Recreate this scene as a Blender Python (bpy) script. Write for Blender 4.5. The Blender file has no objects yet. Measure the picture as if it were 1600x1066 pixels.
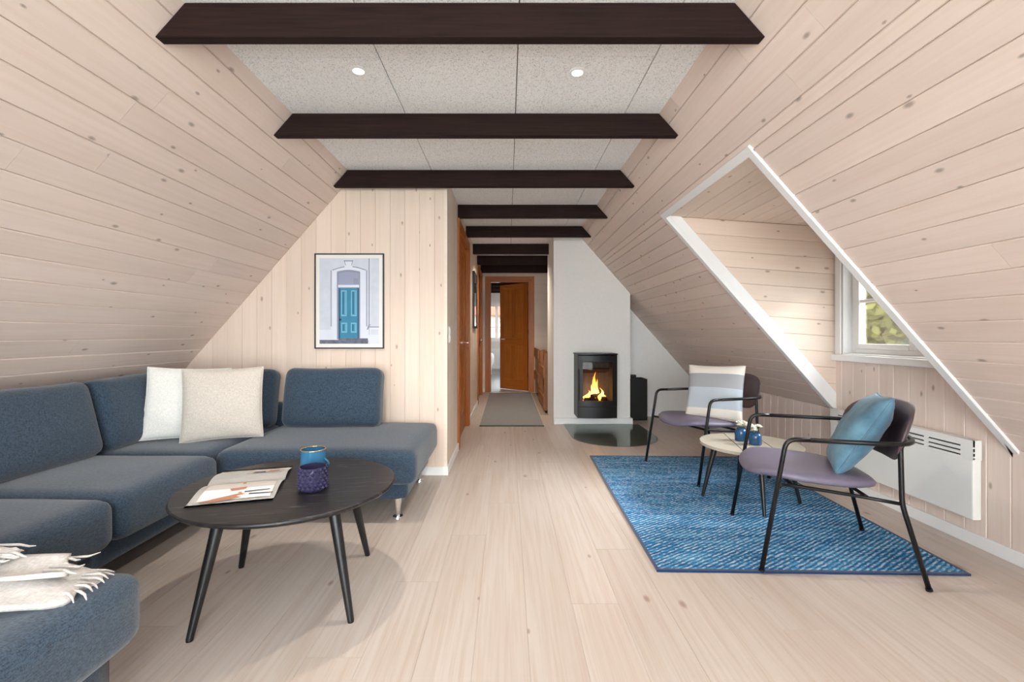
import bpy, bmesh, math, random
from mathutils import Vector, Matrix
random.seed(11)
S = bpy.context.scene
COL = S.collection
# ------------------------------------------------------------------ camera
cam_d = bpy.data.cameras.new('camera'); cam = bpy.data.objects.new('camera', cam_d); COL.objects.link(cam)
cam.location = (0, 0, 1.1); cam.rotation_euler = (math.pi/2, 0, 0)
cam_d.sensor_width = 36; cam_d.lens = 712/1600*36
cam_d.shift_x = 7/1600; cam_d.shift_y = -10/1600; cam_d.clip_start = .02
S.camera = cam
# ------------------------------------------------------------------ sky, sun, added fill lamps
W = bpy.data.worlds.new('sky'); S.world = W; W.use_nodes = True
bgn = W.node_tree.nodes['Background']; bgn.inputs[0].default_value = (.90, .95, 1, 1); bgn.inputs[1].default_value = 8.5
def lamp(name, kind, loc, energy, color=(1, 1, 1), **kw):
    d = bpy.data.lights.new(name, kind); d.energy = energy; d.color = color
    for k, v in kw.items(): setattr(d, k, v)
    o = bpy.data.objects.new(name, d); o.location = loc; COL.objects.link(o); return o
sun = lamp('sun', 'SUN', (0, 0, 20), 3.0, (1, .93, .82), angle=.02)
sun.rotation_euler = Vector((.80, -.12, -.62)).to_track_quat('-Z', 'Y').to_euler()
# added fill lamp standing in for daylight at the unseen gable window
gl = lamp('gable_fill', 'AREA', (-.2, -1.72, 1.06), 200, (.93, .97, 1), shape='RECTANGLE', size=2.6, size_y=1.95)
gl.rotation_euler = (math.pi/2, 0, 0)
# unseen lamps added as extra sky light for the dormer and far window
dl = lamp('dormer_fill', 'AREA', (4.6, 2.45, 3.4), 1500, (.95, .97, 1), shape='RECTANGLE', size=2.2, size_y=1.6)
dl.rotation_euler = (Vector((2.5, 2.8, 1.3))-dl.location).to_track_quat('-Z', 'Y').to_euler()
fl = lamp('far_fill', 'AREA', (-.3, 14.6, 3.7), 1300, (.95, .97, 1), shape='RECTANGLE', size=2.2, size_y=1.6)
fl.rotation_euler = (Vector((-.3, 12.5, 1.4))-fl.location).to_track_quat('-Z', 'Y').to_euler()
vs = S.view_settings; vs.view_transform = 'Standard'; vs.look = 'None'; vs.gamma = 1; vs.exposure = -0.04; vs.use_curve_mapping = False

# ------------------------------------------------------------------ materials
def srgb(r, g, b):
    f = lambda c: (c/255/12.92) if c/255 <= .04045 else ((c/255+.055)/1.055)**2.4
    return (f(r), f(g), f(b), 1)
class NT:
    def __init__(s, name):
        s.m = bpy.data.materials.new(name); s.m.use_nodes = True; s.t = s.m.node_tree
        s.p = s.t.nodes['Principled BSDF']; s.out = s.t.nodes['Material Output']
    def n(s, typ, **kw):
        nd = s.t.nodes.new(typ)
        for k, v in kw.items():
            if k in nd.bl_rna.properties: setattr(nd, k, v)
        return nd
    def l(s, a, b): s.t.links.new(a, b)
    def math(s, op, a, b=None, c=None):
        nd = s.n('ShaderNodeMath', operation=op)
        for i, v in enumerate((a, b, c)):
            if v is None: continue
            if isinstance(v, (int, float)): nd.inputs[i].default_value = v
            else: s.l(v, nd.inputs[i])
        return nd.outputs[0]
    def mix(s, fac, a, b, blend='MIX'):
        nd = s.n('ShaderNodeMix', data_type='RGBA', blend_type=blend)
        for idx, v in ((0, fac), (6, a), (7, b)):
            if isinstance(v, (int, float)): nd.inputs[idx].default_value = v
            elif isinstance(v, tuple): nd.inputs[idx].default_value = v
            else: s.l(v, nd.inputs[idx])
        return nd.outputs[2]
    def coord(s, kind='Object', scale=(1, 1, 1), rnd=0.0):
        tc = s.n('ShaderNodeTexCoord'); mp = s.n('ShaderNodeMapping'); mp.inputs['Scale'].default_value = scale
        s.l(tc.outputs[kind], mp.inputs['Vector'])
        if rnd:
            oi = s.n('ShaderNodeObjectInfo'); v = s.n('ShaderNodeVectorMath', operation='SCALE')
            v.inputs[0].default_value = (rnd, rnd*1.7, rnd*.6); s.l(oi.outputs['Random'], v.inputs['Scale'])
            a = s.n('ShaderNodeVectorMath', operation='ADD'); s.l(mp.outputs[0], a.inputs[0]); s.l(v.outputs[0], a.inputs[1])
            return a.outputs[0]
        return mp.outputs[0]
    def noise(s, vec, scale=5, detail=3, rough=.5):
        nd = s.n('ShaderNodeTexNoise'); nd.inputs['Scale'].default_value = scale; nd.inputs['Detail'].default_value = detail
        nd.inputs['Roughness'].default_value = rough; s.l(vec, nd.inputs['Vector']); return nd.outputs[0]
    def ramp(s, fac, stops):
        nd = s.n('ShaderNodeValToRGB'); e = nd.color_ramp.elements
        while len(e) < len(stops): e.new(.5)
        for el, (p, c) in zip(e, stops): el.position = p; el.color = c if len(c) == 4 else (*c, 1)
        s.l(fac, nd.inputs[0]); return nd.outputs[0]
    def bump(s, h, strength=.2, dist=.01):
        b = s.n('ShaderNodeBump'); b.inputs['Strength'].default_value = strength; b.inputs['Distance'].default_value = dist
        s.l(h, b.inputs['Height']); s.l(b.outputs[0], s.p.inputs['Normal'])
    def setp(s, **kw):
        for k, v in kw.items(): s.p.inputs[k.replace('_', ' ')].default_value = v
def plain(name, col, rough=.5, metal=0, spec=.5, var=.0, nscale=8, **kw):
    t = NT(name); t.setp(Roughness=rough, Metallic=metal)
    t.p.inputs['Specular IOR Level'].default_value = spec
    n = t.noise(t.coord(), nscale, 4)
    d = tuple(c*(1-var) for c in col[:3])+(1,); u = tuple(min(1, c*(1+var)) for c in col[:3])+(1,)
    t.l(t.ramp(n, [(.3, d), (.7, u)]), t.p.inputs['Base Color'])
    for k, v in kw.items(): t.p.inputs[k.replace('_', ' ')].default_value = v
    return t.m
def pine(name, base, dark, knot, rough=.55, knots=True, rnd=60, grain=.35, ksc=5.0, var=.08, gs=(.8, 26, 26), kon=.35):
    """board material: length along local X"""
    t = NT(name); t.setp(Roughness=rough); t.p.inputs['Specular IOR Level'].default_value = .3
    g = t.noise(t.coord(scale=gs, rnd=rnd), 2.2, 4, .6)
    b2 = t.noise(t.coord(scale=(.5, 5, 5), rnd=rnd), 1.5, 2)
    col = t.mix(t.math('MULTIPLY', t.ramp(g, [(.42, (0, 0, 0)), (.72, (1, 1, 1))]), grain), base, dark)
    col = t.mix(t.math('MULTIPLY', t.ramp(b2, [(.4, (0, 0, 0)), (.75, (1, 1, 1))]), .35), col, dark)
    if knots:
        vo = t.n('ShaderNodeTexVoronoi', voronoi_dimensions='2D'); vo.inputs['Scale'].default_value = ksc
        t.l(t.coord(scale=(.62, 1.25, 1.0), rnd=rnd), vo.inputs['Vector'])
        sep = t.n('ShaderNodeSeparateColor'); t.l(vo.outputs['Color'], sep.inputs[0])
        rad = t.math('MULTIPLY_ADD', sep.outputs[1], .05, .03)
        on = t.math('GREATER_THAN', sep.outputs[0], kon)
        q = t.math('DIVIDE', vo.outputs['Distance'], rad)
        k = t.math('MULTIPLY', t.ramp(q, [(.35, (1, 1, 1)), (1.0, (0, 0, 0))]), on)
        col = t.mix(t.math('MULTIPLY', k, .62), col, knot)
    oi = t.n('ShaderNodeObjectInfo')
    hs = t.n('ShaderNodeHueSaturation'); t.l(col, hs.inputs['Color'])
    t.l(t.math('MULTIPLY_ADD', oi.outputs['Random'], var, 1-var/2), hs.inputs['Value'])
    t.l(hs.outputs[0], t.p.inputs['Base Color']); t.bump(g, .06, .004)
    return t.m
def fabric(name, c1, c2, scale=260, rough=.95, bump=.25, sheen=.3):
    t = NT(name); t.setp(Roughness=rough); t.p.inputs['Specular IOR Level'].default_value = .1
    t.p.inputs['Sheen Weight'].default_value = sheen
    a = t.noise(t.coord(scale=(1, .25, 1)), scale, 2); b = t.noise(t.coord(scale=(.25, 1, 1)), scale, 2)
    w = t.math('ADD', t.math('MULTIPLY', a, .5), t.math('MULTIPLY', b, .5))
    big = t.noise(t.coord(), 6, 3)
    col = t.ramp(w, [(.38, c1), (.62, c2)])
    col = t.mix(t.math('MULTIPLY', big, .35), col, c1)
    t.l(col, t.p.inputs['Base Color']); t.bump(w, bump, .003)
    return t.m
def glass(name, tint=(1, 1, 1, 1), gloss=.1, rough=.0):
    t = NT(name); tr = t.n('ShaderNodeBsdfTransparent'); tr.inputs[0].default_value = tint
    gs = t.n('ShaderNodeBsdfGlossy'); gs.inputs['Roughness'].default_value = rough
    fr = t.n('ShaderNodeFresnel'); fr.inputs[0].default_value = 1.5
    mx = t.n('ShaderNodeMixShader'); t.l(t.math('MINIMUM', t.math('MULTIPLY', fr.outputs[0], gloss*10), 1.0), mx.inputs[0])
    t.l(tr.outputs[0], mx.inputs[1]); t.l(gs.outputs[0], mx.inputs[2]); t.l(mx.outputs[0], t.out.inputs['Surface'])
    return t.m
def emit(name, stops, strength, axis=2, lo=0, hi=1):
    t = NT(name); tc = t.n('ShaderNodeTexCoord'); sx = t.n('ShaderNodeSeparateXYZ'); t.l(tc.outputs['Object'], sx.inputs[0])
    f = t.n('ShaderNodeMapRange'); f.inputs[1].default_value = lo; f.inputs[2].default_value = hi; t.l(sx.outputs[axis], f.inputs[0])
    e = t.n('ShaderNodeEmission'); e.inputs[1].default_value = strength
    t.l(t.ramp(f.outputs[0], stops), e.inputs[0]); t.l(e.outputs[0], t.out.inputs['Surface'])
    return t.m
M = {}
M['pine'] = pine('whitewashed_pine', srgb(231, 214, 204), srgb(214, 192, 177), srgb(120, 104, 94))
M['pine_warm'] = pine('whitewashed_pine_warm', srgb(232, 213, 199), srgb(217, 193, 173), srgb(140, 110, 84), rnd=43)
M['groove'] = plain('groove_pine', srgb(206, 172, 142), .8)
M['floor'] = pine('whitewashed_floor', srgb(200, 189, 181), srgb(178, 158, 143), srgb(134, 98, 80), rough=.38, rnd=80, ksc=3.0, grain=.6, var=.05, kon=.6)
M['floorgap'] = plain('floor_gap', srgb(172, 148, 128), .8)
M['white'] = plain('white_paint', srgb(238, 238, 238), .45, var=.01)
M['wallwhite'] = plain('white_plaster', srgb(236, 234, 231), .8, var=.015, nscale=30)
M['hallwall'] = pine('hall_pine', srgb(232, 218, 204), srgb(218, 198, 178), srgb(190, 165, 142), knots=False)
t = NT('dark_beam'); t.setp(Roughness=.7); t.p.inputs['Specular IOR Level'].default_value = .15
g = t.noise(t.coord(scale=(1.2, 30, 30), rnd=30), 3, 4)
t.l(t.ramp(g, [(.3, srgb(30, 18, 16)), (.75, srgb(46, 30, 27))]), t.p.inputs['Base Color']); t.bump(g, .25, .004); M['beam'] = t.m
t = NT('wood_wool_panel'); t.setp(Roughness=.95)
a = t.noise(t.coord(scale=(1, 3, 1), rnd=9), 95, 3, .75); b = t.noise(t.coord(scale=(3, 1, 1), rnd=9), 85, 3, .7)
w = t.math('MULTIPLY', t.math('ADD', a, b), .5)
t.l(t.ramp(w, [(.38, srgb(182, 182, 181)), (.49, srgb(248, 248, 248))]), t.p.inputs['Base Color']); t.bump(w, .5, .004); M['panel'] = t.m
M['panelgap'] = plain('panel_gap', srgb(120, 116, 112), .9)
M['orange'] = pine('amber_pine', srgb(186, 108, 42), srgb(150, 78, 24), srgb(98, 48, 18), rough=.35, ksc=4, grain=.7)
M['orange_v'] = pine('amber_pine_upright', srgb(190, 114, 46), srgb(156, 84, 28), srgb(98, 48, 18), rough=.35, knots=False, grain=.7, gs=(26, 26, .8))
M['railwood'] = pine('brown_pine', srgb(168, 112, 66), srgb(128, 78, 42), srgb(80, 46, 26), rough=.5, ksc=6, grain=.8)
M['sofa'] = fabric('slate_blue_tweed', srgb(41, 53, 67), srgb(70, 88, 106), 300)
M['seam'] = plain('dark_seam', srgb(24, 34, 46), .9)
M['chrome'] = plain('chrome', (.8, .8, .8, 1), .15, 1)
M['black'] = plain('black_metal', srgb(20, 20, 22), .38, .3)
M['blacktop'] = None
t = NT('black_oak'); t.setp(Roughness=.4); t.p.inputs['Specular IOR Level'].default_value = .3
g = t.noise(t.coord(scale=(3, 40, 3)), 2.4, 5, .65)
t.l(t.ramp(g, [(.3, srgb(17, 16, 18)), (.58, srgb(34, 32, 34)), (.70, srgb(96, 92, 92))]), t.p.inputs['Base Color']); t.bump(g, .15, .003); M['blacktop'] = t.m
M['blackwood'] = plain('black_stained_wood', srgb(18, 19, 20), .38)
M['paper'] = plain('paper', srgb(236, 234, 230), .5, var=.01)
M['ink'] = plain('print_ink', srgb(196, 190, 186), .5); M['ink2'] = plain('print_tan', srgb(172, 120, 92), .5); M['ink3'] = plain('print_dark', srgb(70, 72, 84), .5)
def solidglass(name, col, rough=.05):
    t = NT(name); tr = t.n('ShaderNodeBsdfTransparent'); tr.inputs[0].default_value = col
    p = t.p; p.inputs['Base Color'].default_value = tuple(c*.55 for c in col[:3])+(1,); p.inputs['Roughness'].default_value = rough
    p.inputs['Specular IOR Level'].default_value = .8
    mx = t.n('ShaderNodeMixShader'); mx.inputs[0].default_value = .62
    t.l(tr.outputs[0], mx.inputs[1]); t.l(p.outputs[0], mx.inputs[2]); t.l(mx.outputs[0], t.out.inputs['Surface']); return t.m
M['blueglass'] = solidglass('blue_glass', (.10, .42, .72, 1)); M['purpleglass'] = solidglass('purple_glass', (.10, .09, .22, 1))
M['vaseglass'] = solidglass('cobalt_glass', (.06, .24, .55, 1)); M['gold'] = plain('gold', (.75, .5, .22, 1), .25, 1)
M['petal'] = plain('white_petal', srgb(244, 242, 232), .7); M['stem'] = plain('stem', srgb(92, 120, 70), .7)
M['leather'] = plain('mauve_leather', srgb(106, 100, 119), .42, var=.05, nscale=60)
M['plum'] = plain('plum_leather', srgb(80, 64, 70), .4, var=.06, nscale=60)
M['greige'] = plain('greige_laminate', srgb(168, 160, 145), .45, var=.02)
M['cream'] = fabric('cream_linen', srgb(206, 198, 186), srgb(232, 226, 214), 320, bump=.2)
M['whitelinen'] = fabric('white_linen', srgb(214, 214, 210), srgb(238, 238, 234), 320, bump=.2)
M['beigelinen'] = fabric('beige_linen', srgb(186, 178, 170), srgb(214, 207, 198), 320, bump=.2)
M['throw'] = fabric('throw_wool', srgb(180, 174, 170), srgb(208, 203, 199), 200, bump=.3)
t = NT('blue_velvet'); t.setp(Roughness=.75); t.p.inputs['Sheen Weight'].default_value = .15
n = t.noise(t.coord(), 9, 4); t.l(t.ramp(n, [(.3, srgb(50, 86, 108)), (.7, srgb(96, 138, 160))]), t.p.inputs['Base Color']); t.bump(t.noise(t.coord(scale=(1, 4, 1)), 6, 2), .35, .02); M['velvet'] = t.m
t = NT('striped_linen'); t.setp(Roughness=.95); tc = t.n('ShaderNodeTexCoord'); sx = t.n('ShaderNodeSeparateXYZ'); t.l(tc.outputs['Object'], sx.inputs[0])
mr = t.n('ShaderNodeMapRange'); mr.inputs[1].default_value = -.22; mr.inputs[2].default_value = .22; t.l(sx.outputs[1], mr.inputs[0])
rp = t.n('ShaderNodeValToRGB'); rp.color_ramp.interpolation = 'CONSTANT'; e = rp.color_ramp.elements
for i, (p, c) in enumerate([(0, srgb(226, 220, 210)), (.19, srgb(178, 188, 198)), (.56, srgb(158, 160, 164)), (.82, srgb(226, 220, 210))]):
    el = e[i] if i < 2 else e.new(p)
    el.position = p; el.color = c
t.l(mr.outputs[0], rp.inputs[0]); t.l(rp.outputs[0], t.p.inputs['Base Color']); t.bump(t.noise(t.coord(), 300, 2), .2, .003); M['striped'] = t.m
# woven rug: short slanted stitches over streaks of several blues
t = NT('woven_blue_rug'); t.setp(Roughness=.95); t.p.inputs['Specular IOR Level'].default_value = .1
wv = t.n('ShaderNodeTexWave'); wv.inputs['Scale'].default_value = 1.0; wv.inputs['Distortion'].default_value = 2.2; wv.inputs['Detail'].default_value = 2; wv.inputs['Detail Scale'].default_value = 2
mp = t.n('ShaderNodeMapping'); mp.inputs['Rotation'].default_value = (0, 0, math.radians(56)); tc = t.n('ShaderNodeTexCoord'); t.l(tc.outputs['Object'], mp.inputs[0])
mp.inputs['Scale'].default_value = (15, 15, 15); t.l(mp.outputs[0], wv.inputs[0])
st = t.noise(t.coord(scale=(1, 9, 1)), 2.6, 4, .6); fl_ = t.noise(t.coord(scale=(1, 1.6, 1)), 48, 2, .6)
base = t.ramp(st, [(.32, srgb(34, 90, 136)), (.5, srgb(56, 126, 174)), (.68, srgb(104, 172, 212))])
fleck = t.math('MULTIPLY', t.ramp(wv.outputs[1], [(.45, (0, 0, 0)), (.75, (1, 1, 1))]), t.ramp(fl_, [(.42, (0, 0, 0)), (.62, (1, 1, 1))]))
col = t.mix(t.math('MULTIPLY', fleck, .75), base, srgb(206, 218, 228))
dk = t.ramp(wv.outputs[1], [(.05, (1, 1, 1)), (.38, (0, 0, 0))])
col = t.mix(t.math('MULTIPLY', dk, .42), col, srgb(20, 48, 84))
t.l(col, t.p.inputs['Base Color']); t.bump(wv.outputs[1], .5, .006); M['rug'] = t.m
M['navy'] = fabric('navy_binding', srgb(20, 42, 76), srgb(34, 62, 104), 400)
M['mat'] = fabric('grey_mat', srgb(112, 108, 104), srgb(150, 146, 141), 260)
M['matedge'] = plain('mat_edge', srgb(66, 64, 62), .9)
M['iron'] = plain('stove_iron', srgb(30, 30, 31), .42, .4); M['irondark'] = plain('stove_dark', srgb(14, 14, 15), .6)
M['brick'] = plain('firebrick', srgb(104, 94, 86), .9, var=.2, nscale=40)
M['log'] = plain('charred_log', srgb(54, 36, 26), .9, var=.5, nscale=50)
M['flame'] = emit('flame', [(0, (1, .30, .04)), (.3, (1, .62, .16)), (.6, (1, .46, .08)), (1, (1, .20, .02))], 7, 2, 0, .27)
M['ember'] = emit('ember', [(0, (1, .16, .02)), (1, (1, .35, .05))], 3)
M['clear'] = glass('clear_glass', (.98, .99, .98, 1), .08); M['floorglass'] = glass('hearth_glass', (.84, .90, .88, 1), .06, .02)
M['stoveglass'] = glass('stove_glass', (.80, .78, .76, 1), .02)
M['heater'] = plain('heater_enamel', srgb(236, 235, 231), .35, var=.01); M['slot'] = plain('dark_slot', srgb(40, 40, 42), .8)
M['lampglow'] = emit('spot_glow', [(0, (1, .86, .66)), (1, (1, .86, .66))], 7)
M['mirror'] = plain('mirror', (.85, .86, .88, 1), .03, 1)
M['grass'] = plain('lawn', srgb(112, 114, 92), .9, var=.2, nscale=3)
def leafmat(name, a, b):
    t = NT(name); t.setp(Roughness=.6); oi = t.noise(t.coord(), 3, 3)
    t.l(t.ramp(oi, [(.3, a), (.7, b)]), t.p.inputs['Base Color']); return t.m
M['leaf'] = leafmat('yellow_green_leaf', srgb(104, 112, 48), srgb(150, 148, 78)); M['leaf2'] = leafmat('russet_leaf', srgb(150, 120, 76), srgb(176, 146, 112))
M['bark'] = plain('bark', srgb(86, 68, 52), .9, var=.2); M['roof'] = plain('roof_tile', srgb(150, 78, 58), .8, var=.1)
M['palebrick'] = plain('pale_brick', srgb(214, 186, 168), .9, var=.06); M['greyfloor'] = plain('grey_floor', srgb(170, 172, 176), .3, var=.03)
M['facade'] = plain('print_stone', srgb(204, 210, 223), .6, var=.05, nscale=14); M['facadelt'] = plain('print_pale', srgb(218, 223, 236), .6, var=.03)
M['facadedk'] = plain('print_shade', srgb(140, 147, 166), .6); M['teal'] = plain('print_teal', srgb(54, 130, 164), .6, var=.08, nscale=10)
M['teallt'] = plain('print_teal_light', srgb(112, 178, 204), .6); M['tealdk'] = plain('print_teal_dark', srgb(30, 88, 120), .6)
M['pane'] = plain('print_pane', srgb(150, 156, 184), .6); M['steps'] = plain('print_steps', srgb(104, 108, 126), .6, var=.3, nscale=40)
M['frameblack'] = plain('frame_black', srgb(16, 16, 18), .4)
M['curtain'] = plain('blind_fabric', srgb(240, 240, 238), .8)

# ------------------------------------------------------------------ mesh helpers
def obj(name, bm_or_me, mat=None, parent=None, smooth=False, loc=None):
    if isinstance(bm_or_me, bmesh.types.BMesh):
        me = bpy.data.meshes.new(name); bmesh.ops.recalc_face_normals(bm_or_me, faces=bm_or_me.faces); bm_or_me.to_mesh(me); bm_or_me.free()
    else: me = bm_or_me
    if mat is not None and not me.materials:
        for m in (mat if isinstance(mat, (list, tuple)) else [mat]): me.materials.append(M[m] if isinstance(m, str) else m)
    if smooth:
        for p in me.polygons: p.use_smooth = True
        if smooth != 'all': me.set_sharp_from_angle(angle=math.radians(smooth if smooth is not True else 40))
    o = bpy.data.objects.new(name, me); COL.objects.link(o)
    if parent is not None: o.parent = parent
    if loc is not None: o.location = loc
    return o
def tag(o, label, cat, group=None, kind=None):
    o['label'] = label; o['category'] = cat
    if group: o['group'] = group
    if kind: o['kind'] = kind
    return o
def thing(name, label, cat, loc=(0, 0, 0), rz=0, group=None, kind=None):
    o = bpy.data.objects.new(name, None); o.empty_display_size = .1; COL.objects.link(o); o.location = loc; o.rotation_euler = (0, 0, rz)
    return tag(o, label, cat, group, kind)
def NB(): return bmesh.new()
def box(bm, x0, x1, y0, y1, z0, z1, mi=0, bev=0):
    b = bm if not bev else bmesh.new()
    v = [b.verts.new(p) for p in [(x0, y0, z0), (x1, y0, z0), (x1, y1, z0), (x0, y1, z0), (x0, y0, z1), (x1, y0, z1), (x1, y1, z1), (x0, y1, z1)]]
    for f in ((3, 2, 1, 0), (4, 5, 6, 7), (0, 1, 5, 4), (1, 2, 6, 5), (2, 3, 7, 6), (3, 0, 4, 7)):
        b.faces.new([v[i] for i in f]).material_index = mi
    if bev:
        bmesh.ops.bevel(b, geom=b.edges[:], offset=bev, segments=2, affect='EDGES', profile=.6)
        for f in b.faces: f.material_index = mi
        me = bpy.data.meshes.new('t'); b.to_mesh(me); b.free(); bm.from_mesh(me); bpy.data.meshes.remove(me)
    return bm
def obox(bm, o, ax, ay, az, mi=0):
    o = Vector(o); ax = Vector(ax); ay = Vector(ay); az = Vector(az)
    v = [bm.verts.new(o+ax*a+ay*b+az*c) for c in (0, 1) for a, b in ((0, 0), (1, 0), (1, 1), (0, 1))]
    for f in ((3, 2, 1, 0), (4, 5, 6, 7), (0, 1, 5, 4), (1, 2, 6, 5), (2, 3, 7, 6), (3, 0, 4, 7)): bm.faces.new([v[i] for i in f]).material_index = mi
def prism(bm, pts, ext, mi=0):
    """polygon pts (3D) extruded by vector ext"""
    e = Vector(ext); a = [bm.verts.new(p) for p in pts]; b = [bm.verts.new(Vector(p)+e) for p in pts]; n = len(pts)
    bm.faces.new(a[::-1]).material_index = mi; bm.faces.new(b).material_index = mi
    for i in range(n): bm.faces.new([a[i], a[(i+1) % n], b[(i+1) % n], b[i]]).material_index = mi
def sweep(bm, pts, r, n=10, closed=False, mi=0):
    pts = [Vector(p) for p in pts]; N = len(pts); rs = r if isinstance(r, (list, tuple)) else [r]*N
    tan = []
    for i in range(N):
        if closed: d = pts[(i+1) % N]-pts[i-1]
        else: d = pts[min(i+1, N-1)]-pts[max(i-1, 0)]
        tan.append(d.normalized())
    up = Vector((0, 0, 1)) if abs(tan[0].z) < .9 else Vector((1, 0, 0))
    nrm = (up-tan[0]*up.dot(tan[0])).normalized(); rings = []
    for i in range(N):
        nrm = (nrm-tan[i]*nrm.dot(tan[i])).normalized(); bi = tan[i].cross(nrm)
        rings.append([bm.verts.new(pts[i]+(nrm*math.cos(2*math.pi*k/n)+bi*math.sin(2*math.pi*k/n))*rs[i]) for k in range(n)])
    m = N if closed else N-1
    for i in range(m):
        A = rings[i]; B = rings[(i+1) % N]
        for k in range(n): bm.faces.new([A[k], A[(k+1) % n], B[(k+1) % n], B[k]]).material_index = mi
    if not closed:
        bm.faces.new(rings[0][::-1]).material_index = mi; bm.faces.new(rings[-1]).material_index = mi
    return bm
def fillet(pts, r, seg=6):
    pts = [Vector(p) for p in pts]; out = [pts[0]]
    for i in range(1, len(pts)-1):
        a, b, c = pts[i-1:i+2]; d1 = (a-b); d2 = (c-b); rr = min(r, d1.length*.48, d2.length*.48)
        p = b+d1.normalized()*rr; q = b+d2.normalized()*rr
        for k in range(seg+1):
            s = k/seg; out.append(p*(1-s)**2+b*2*s*(1-s)+q*s*s)
    out.append(pts[-1]); return out
def lathe(bm, prof, n=28, mi=0, cx=0, cy=0):
    rings = [[bm.verts.new((cx+r*math.cos(2*math.pi*k/n), cy+r*math.sin(2*math.pi*k/n), z)) for k in range(n)] if r > 1e-5 else [bm.verts.new((cx, cy, z))] for r, z in prof]
    for A, B in zip(rings, rings[1:]):
        for k in range(n):
            a = [A[k % len(A)], A[(k+1) % len(A)]] if len(A) > 1 else [A[0]]
            b = [B[(k+1) % len(B)], B[k % len(B)]] if len(B) > 1 else [B[0]]
            if len(a)+len(b) > 2: bm.faces.new(a+b).material_index = mi
    return bm
def rbox(w, d, h, r, n=10, puff=0, sag=0, wob=0, seed=0):
    """soft rounded cushion centred on the origin, puffed on top"""
    bm = bmesh.new(); bmesh.ops.create_cube(bm, size=2); bmesh.ops.subdivide_edges(bm, edges=bm.edges[:], cuts=n, use_grid_fill=True)
    hx, hy, hz = w/2, d/2, h/2; rnd = random.Random(seed); ph = [rnd.random()*6 for _ in range(6)]
    for v in bm.verts:
        p = v.co.copy(); q = Vector((p.x*hx, p.y*hy, p.z*hz))
        # denser near edges
        for i, hh in enumerate((hx, hy, hz)): q[i] = math.copysign(hh*(1-(1-abs(p[i]))**1.5), p[i])
        inner = Vector((max(-hx+r, min(hx-r, q.x)), max(-hy+r, min(hy-r, q.y)), max(-hz+r, min(hz-r, q.z))))
        dlt = q-inner
        if dlt.length > 1e-9: q = inner+dlt.normalized()*min(r, max(abs(dlt.x), abs(dlt.y), abs(dlt.z)))
        fx = max(0, 1-(q.x/hx)**2); fy = max(0, 1-(q.y/hy)**2)
        q.z += puff*(fx*fy)**.6*(1 if q.z > 0 else -.4)
        if wob: q.z += wob*math.sin(q.x*9+ph[0])*math.sin(q.y*7+ph[1])*fx*fy; q.x += wob*.6*math.sin(q.y*11+ph[2]); q.y += wob*.6*math.sin(q.x*10+ph[3])
        v.co = q
    return bm
def pillow(a, T, n=18, b=None, seed=1, wr=.006):
    """throw pillow in the XY plane, centred, pinched at the corners"""
    b = b or a; bm = bmesh.new(); rnd = random.Random(seed); ph = [rnd.random()*6 for _ in range(4)]
    def P(u, v, s):
        x = a*u*(1-.05*(1-v*v)); y = b*v*(1-.05*(1-u*u)); f = max(0, (1-u*u)*(1-v*v))
        z = s*T*f**.42+(wr*math.sin(5*u+ph[0]+3*v)*math.sin(6*v+ph[1]) if f else 0)*min(1, f*3)
        return (x, y, z)
    g = {}
    for s in (1, -1):
        for i in range(n+1):
            for j in range(n+1):
                u = -1+2*i/n; v = -1+2*j/n; u = math.sin(u*math.pi/2); v = math.sin(v*math.pi/2)
                edge = i in (0, n) or j in (0, n)
                key = (i, j, 0 if edge else s)
                if key not in g: g[key] = bm.verts.new(P(u, v, 0 if edge else s))
        for i in range(n):
            for j in range(n):
                q = [(i, j), (i+1, j), (i+1, j+1), (i, j+1)]
                vs_ = [g.get((*c, 0)) or g[(*c, s)] for c in q]
                bm.faces.new(vs_ if s > 0 else vs_[::-1])
    rim = [(a*u*(1-.05*(1-v*v)), b*v*(1-.05*(1-u*u)), 0) for u, v in
           [(-1+2*k/16, -1) for k in range(16)]+[(1, -1+2*k/16) for k in range(16)]+[(1-2*k/16, 1) for k in range(16)]+[(-1, 1-2*k/16) for k in range(16)]]
    return bm, rim
_bc = {}
def board(parent, mat, A, B, nrm, w, t, ca=0.0, cb=0.0, c=.0038, name='board', gap=.0007):
    """tongue-and-groove board: centre line A to B on the backing, face towards nrm; ca/cb slant the ends"""
    A = Vector(A); B = Vector(B); X = (B-A); L = X.length
    if L < .01: return None
    X.normalize(); Z = Vector(nrm).normalized(); Y = Z.cross(X)
    key = (round(L, 3), round(w, 4), round(t, 4), round(ca, 3), round(cb, 3), mat, c, gap)
    if key not in _bc:
        bm = bmesh.new(); h = w/2-gap; h2 = L/2
        prof = [(-h, 0), (-h, t-c), (-h+c, t), (h-c, t), (h, t-c), (h, 0)]
        a = [bm.verts.new((-h2+ca*y, y, z)) for y, z in prof]; b = [bm.verts.new((h2+cb*y, y, z)) for y, z in prof]
        bm.faces.new(a); bm.faces.new(b[::-1])
        for i in range(6): bm.faces.new([a[i], b[i], b[(i+1) % 6], a[(i+1) % 6]])
        me = bpy.data.meshes.new(name); bmesh.ops.recalc_face_normals(bm, faces=bm.faces); bm.to_mesh(me); bm.free(); me.materials.append(M[mat]); _bc[key] = me
    o = bpy.data.objects.new(name, _bc[key]); COL.objects.link(o); o.parent = parent
    m = Matrix((X, Y, Z)).transposed().to_4x4(); m.translation = (A+B)/2; o.matrix_basis = m
    return o
def struct(name, bm, mat, label, cat): return tag(obj(name, bm, mat), label, cat, kind='structure')

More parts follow.
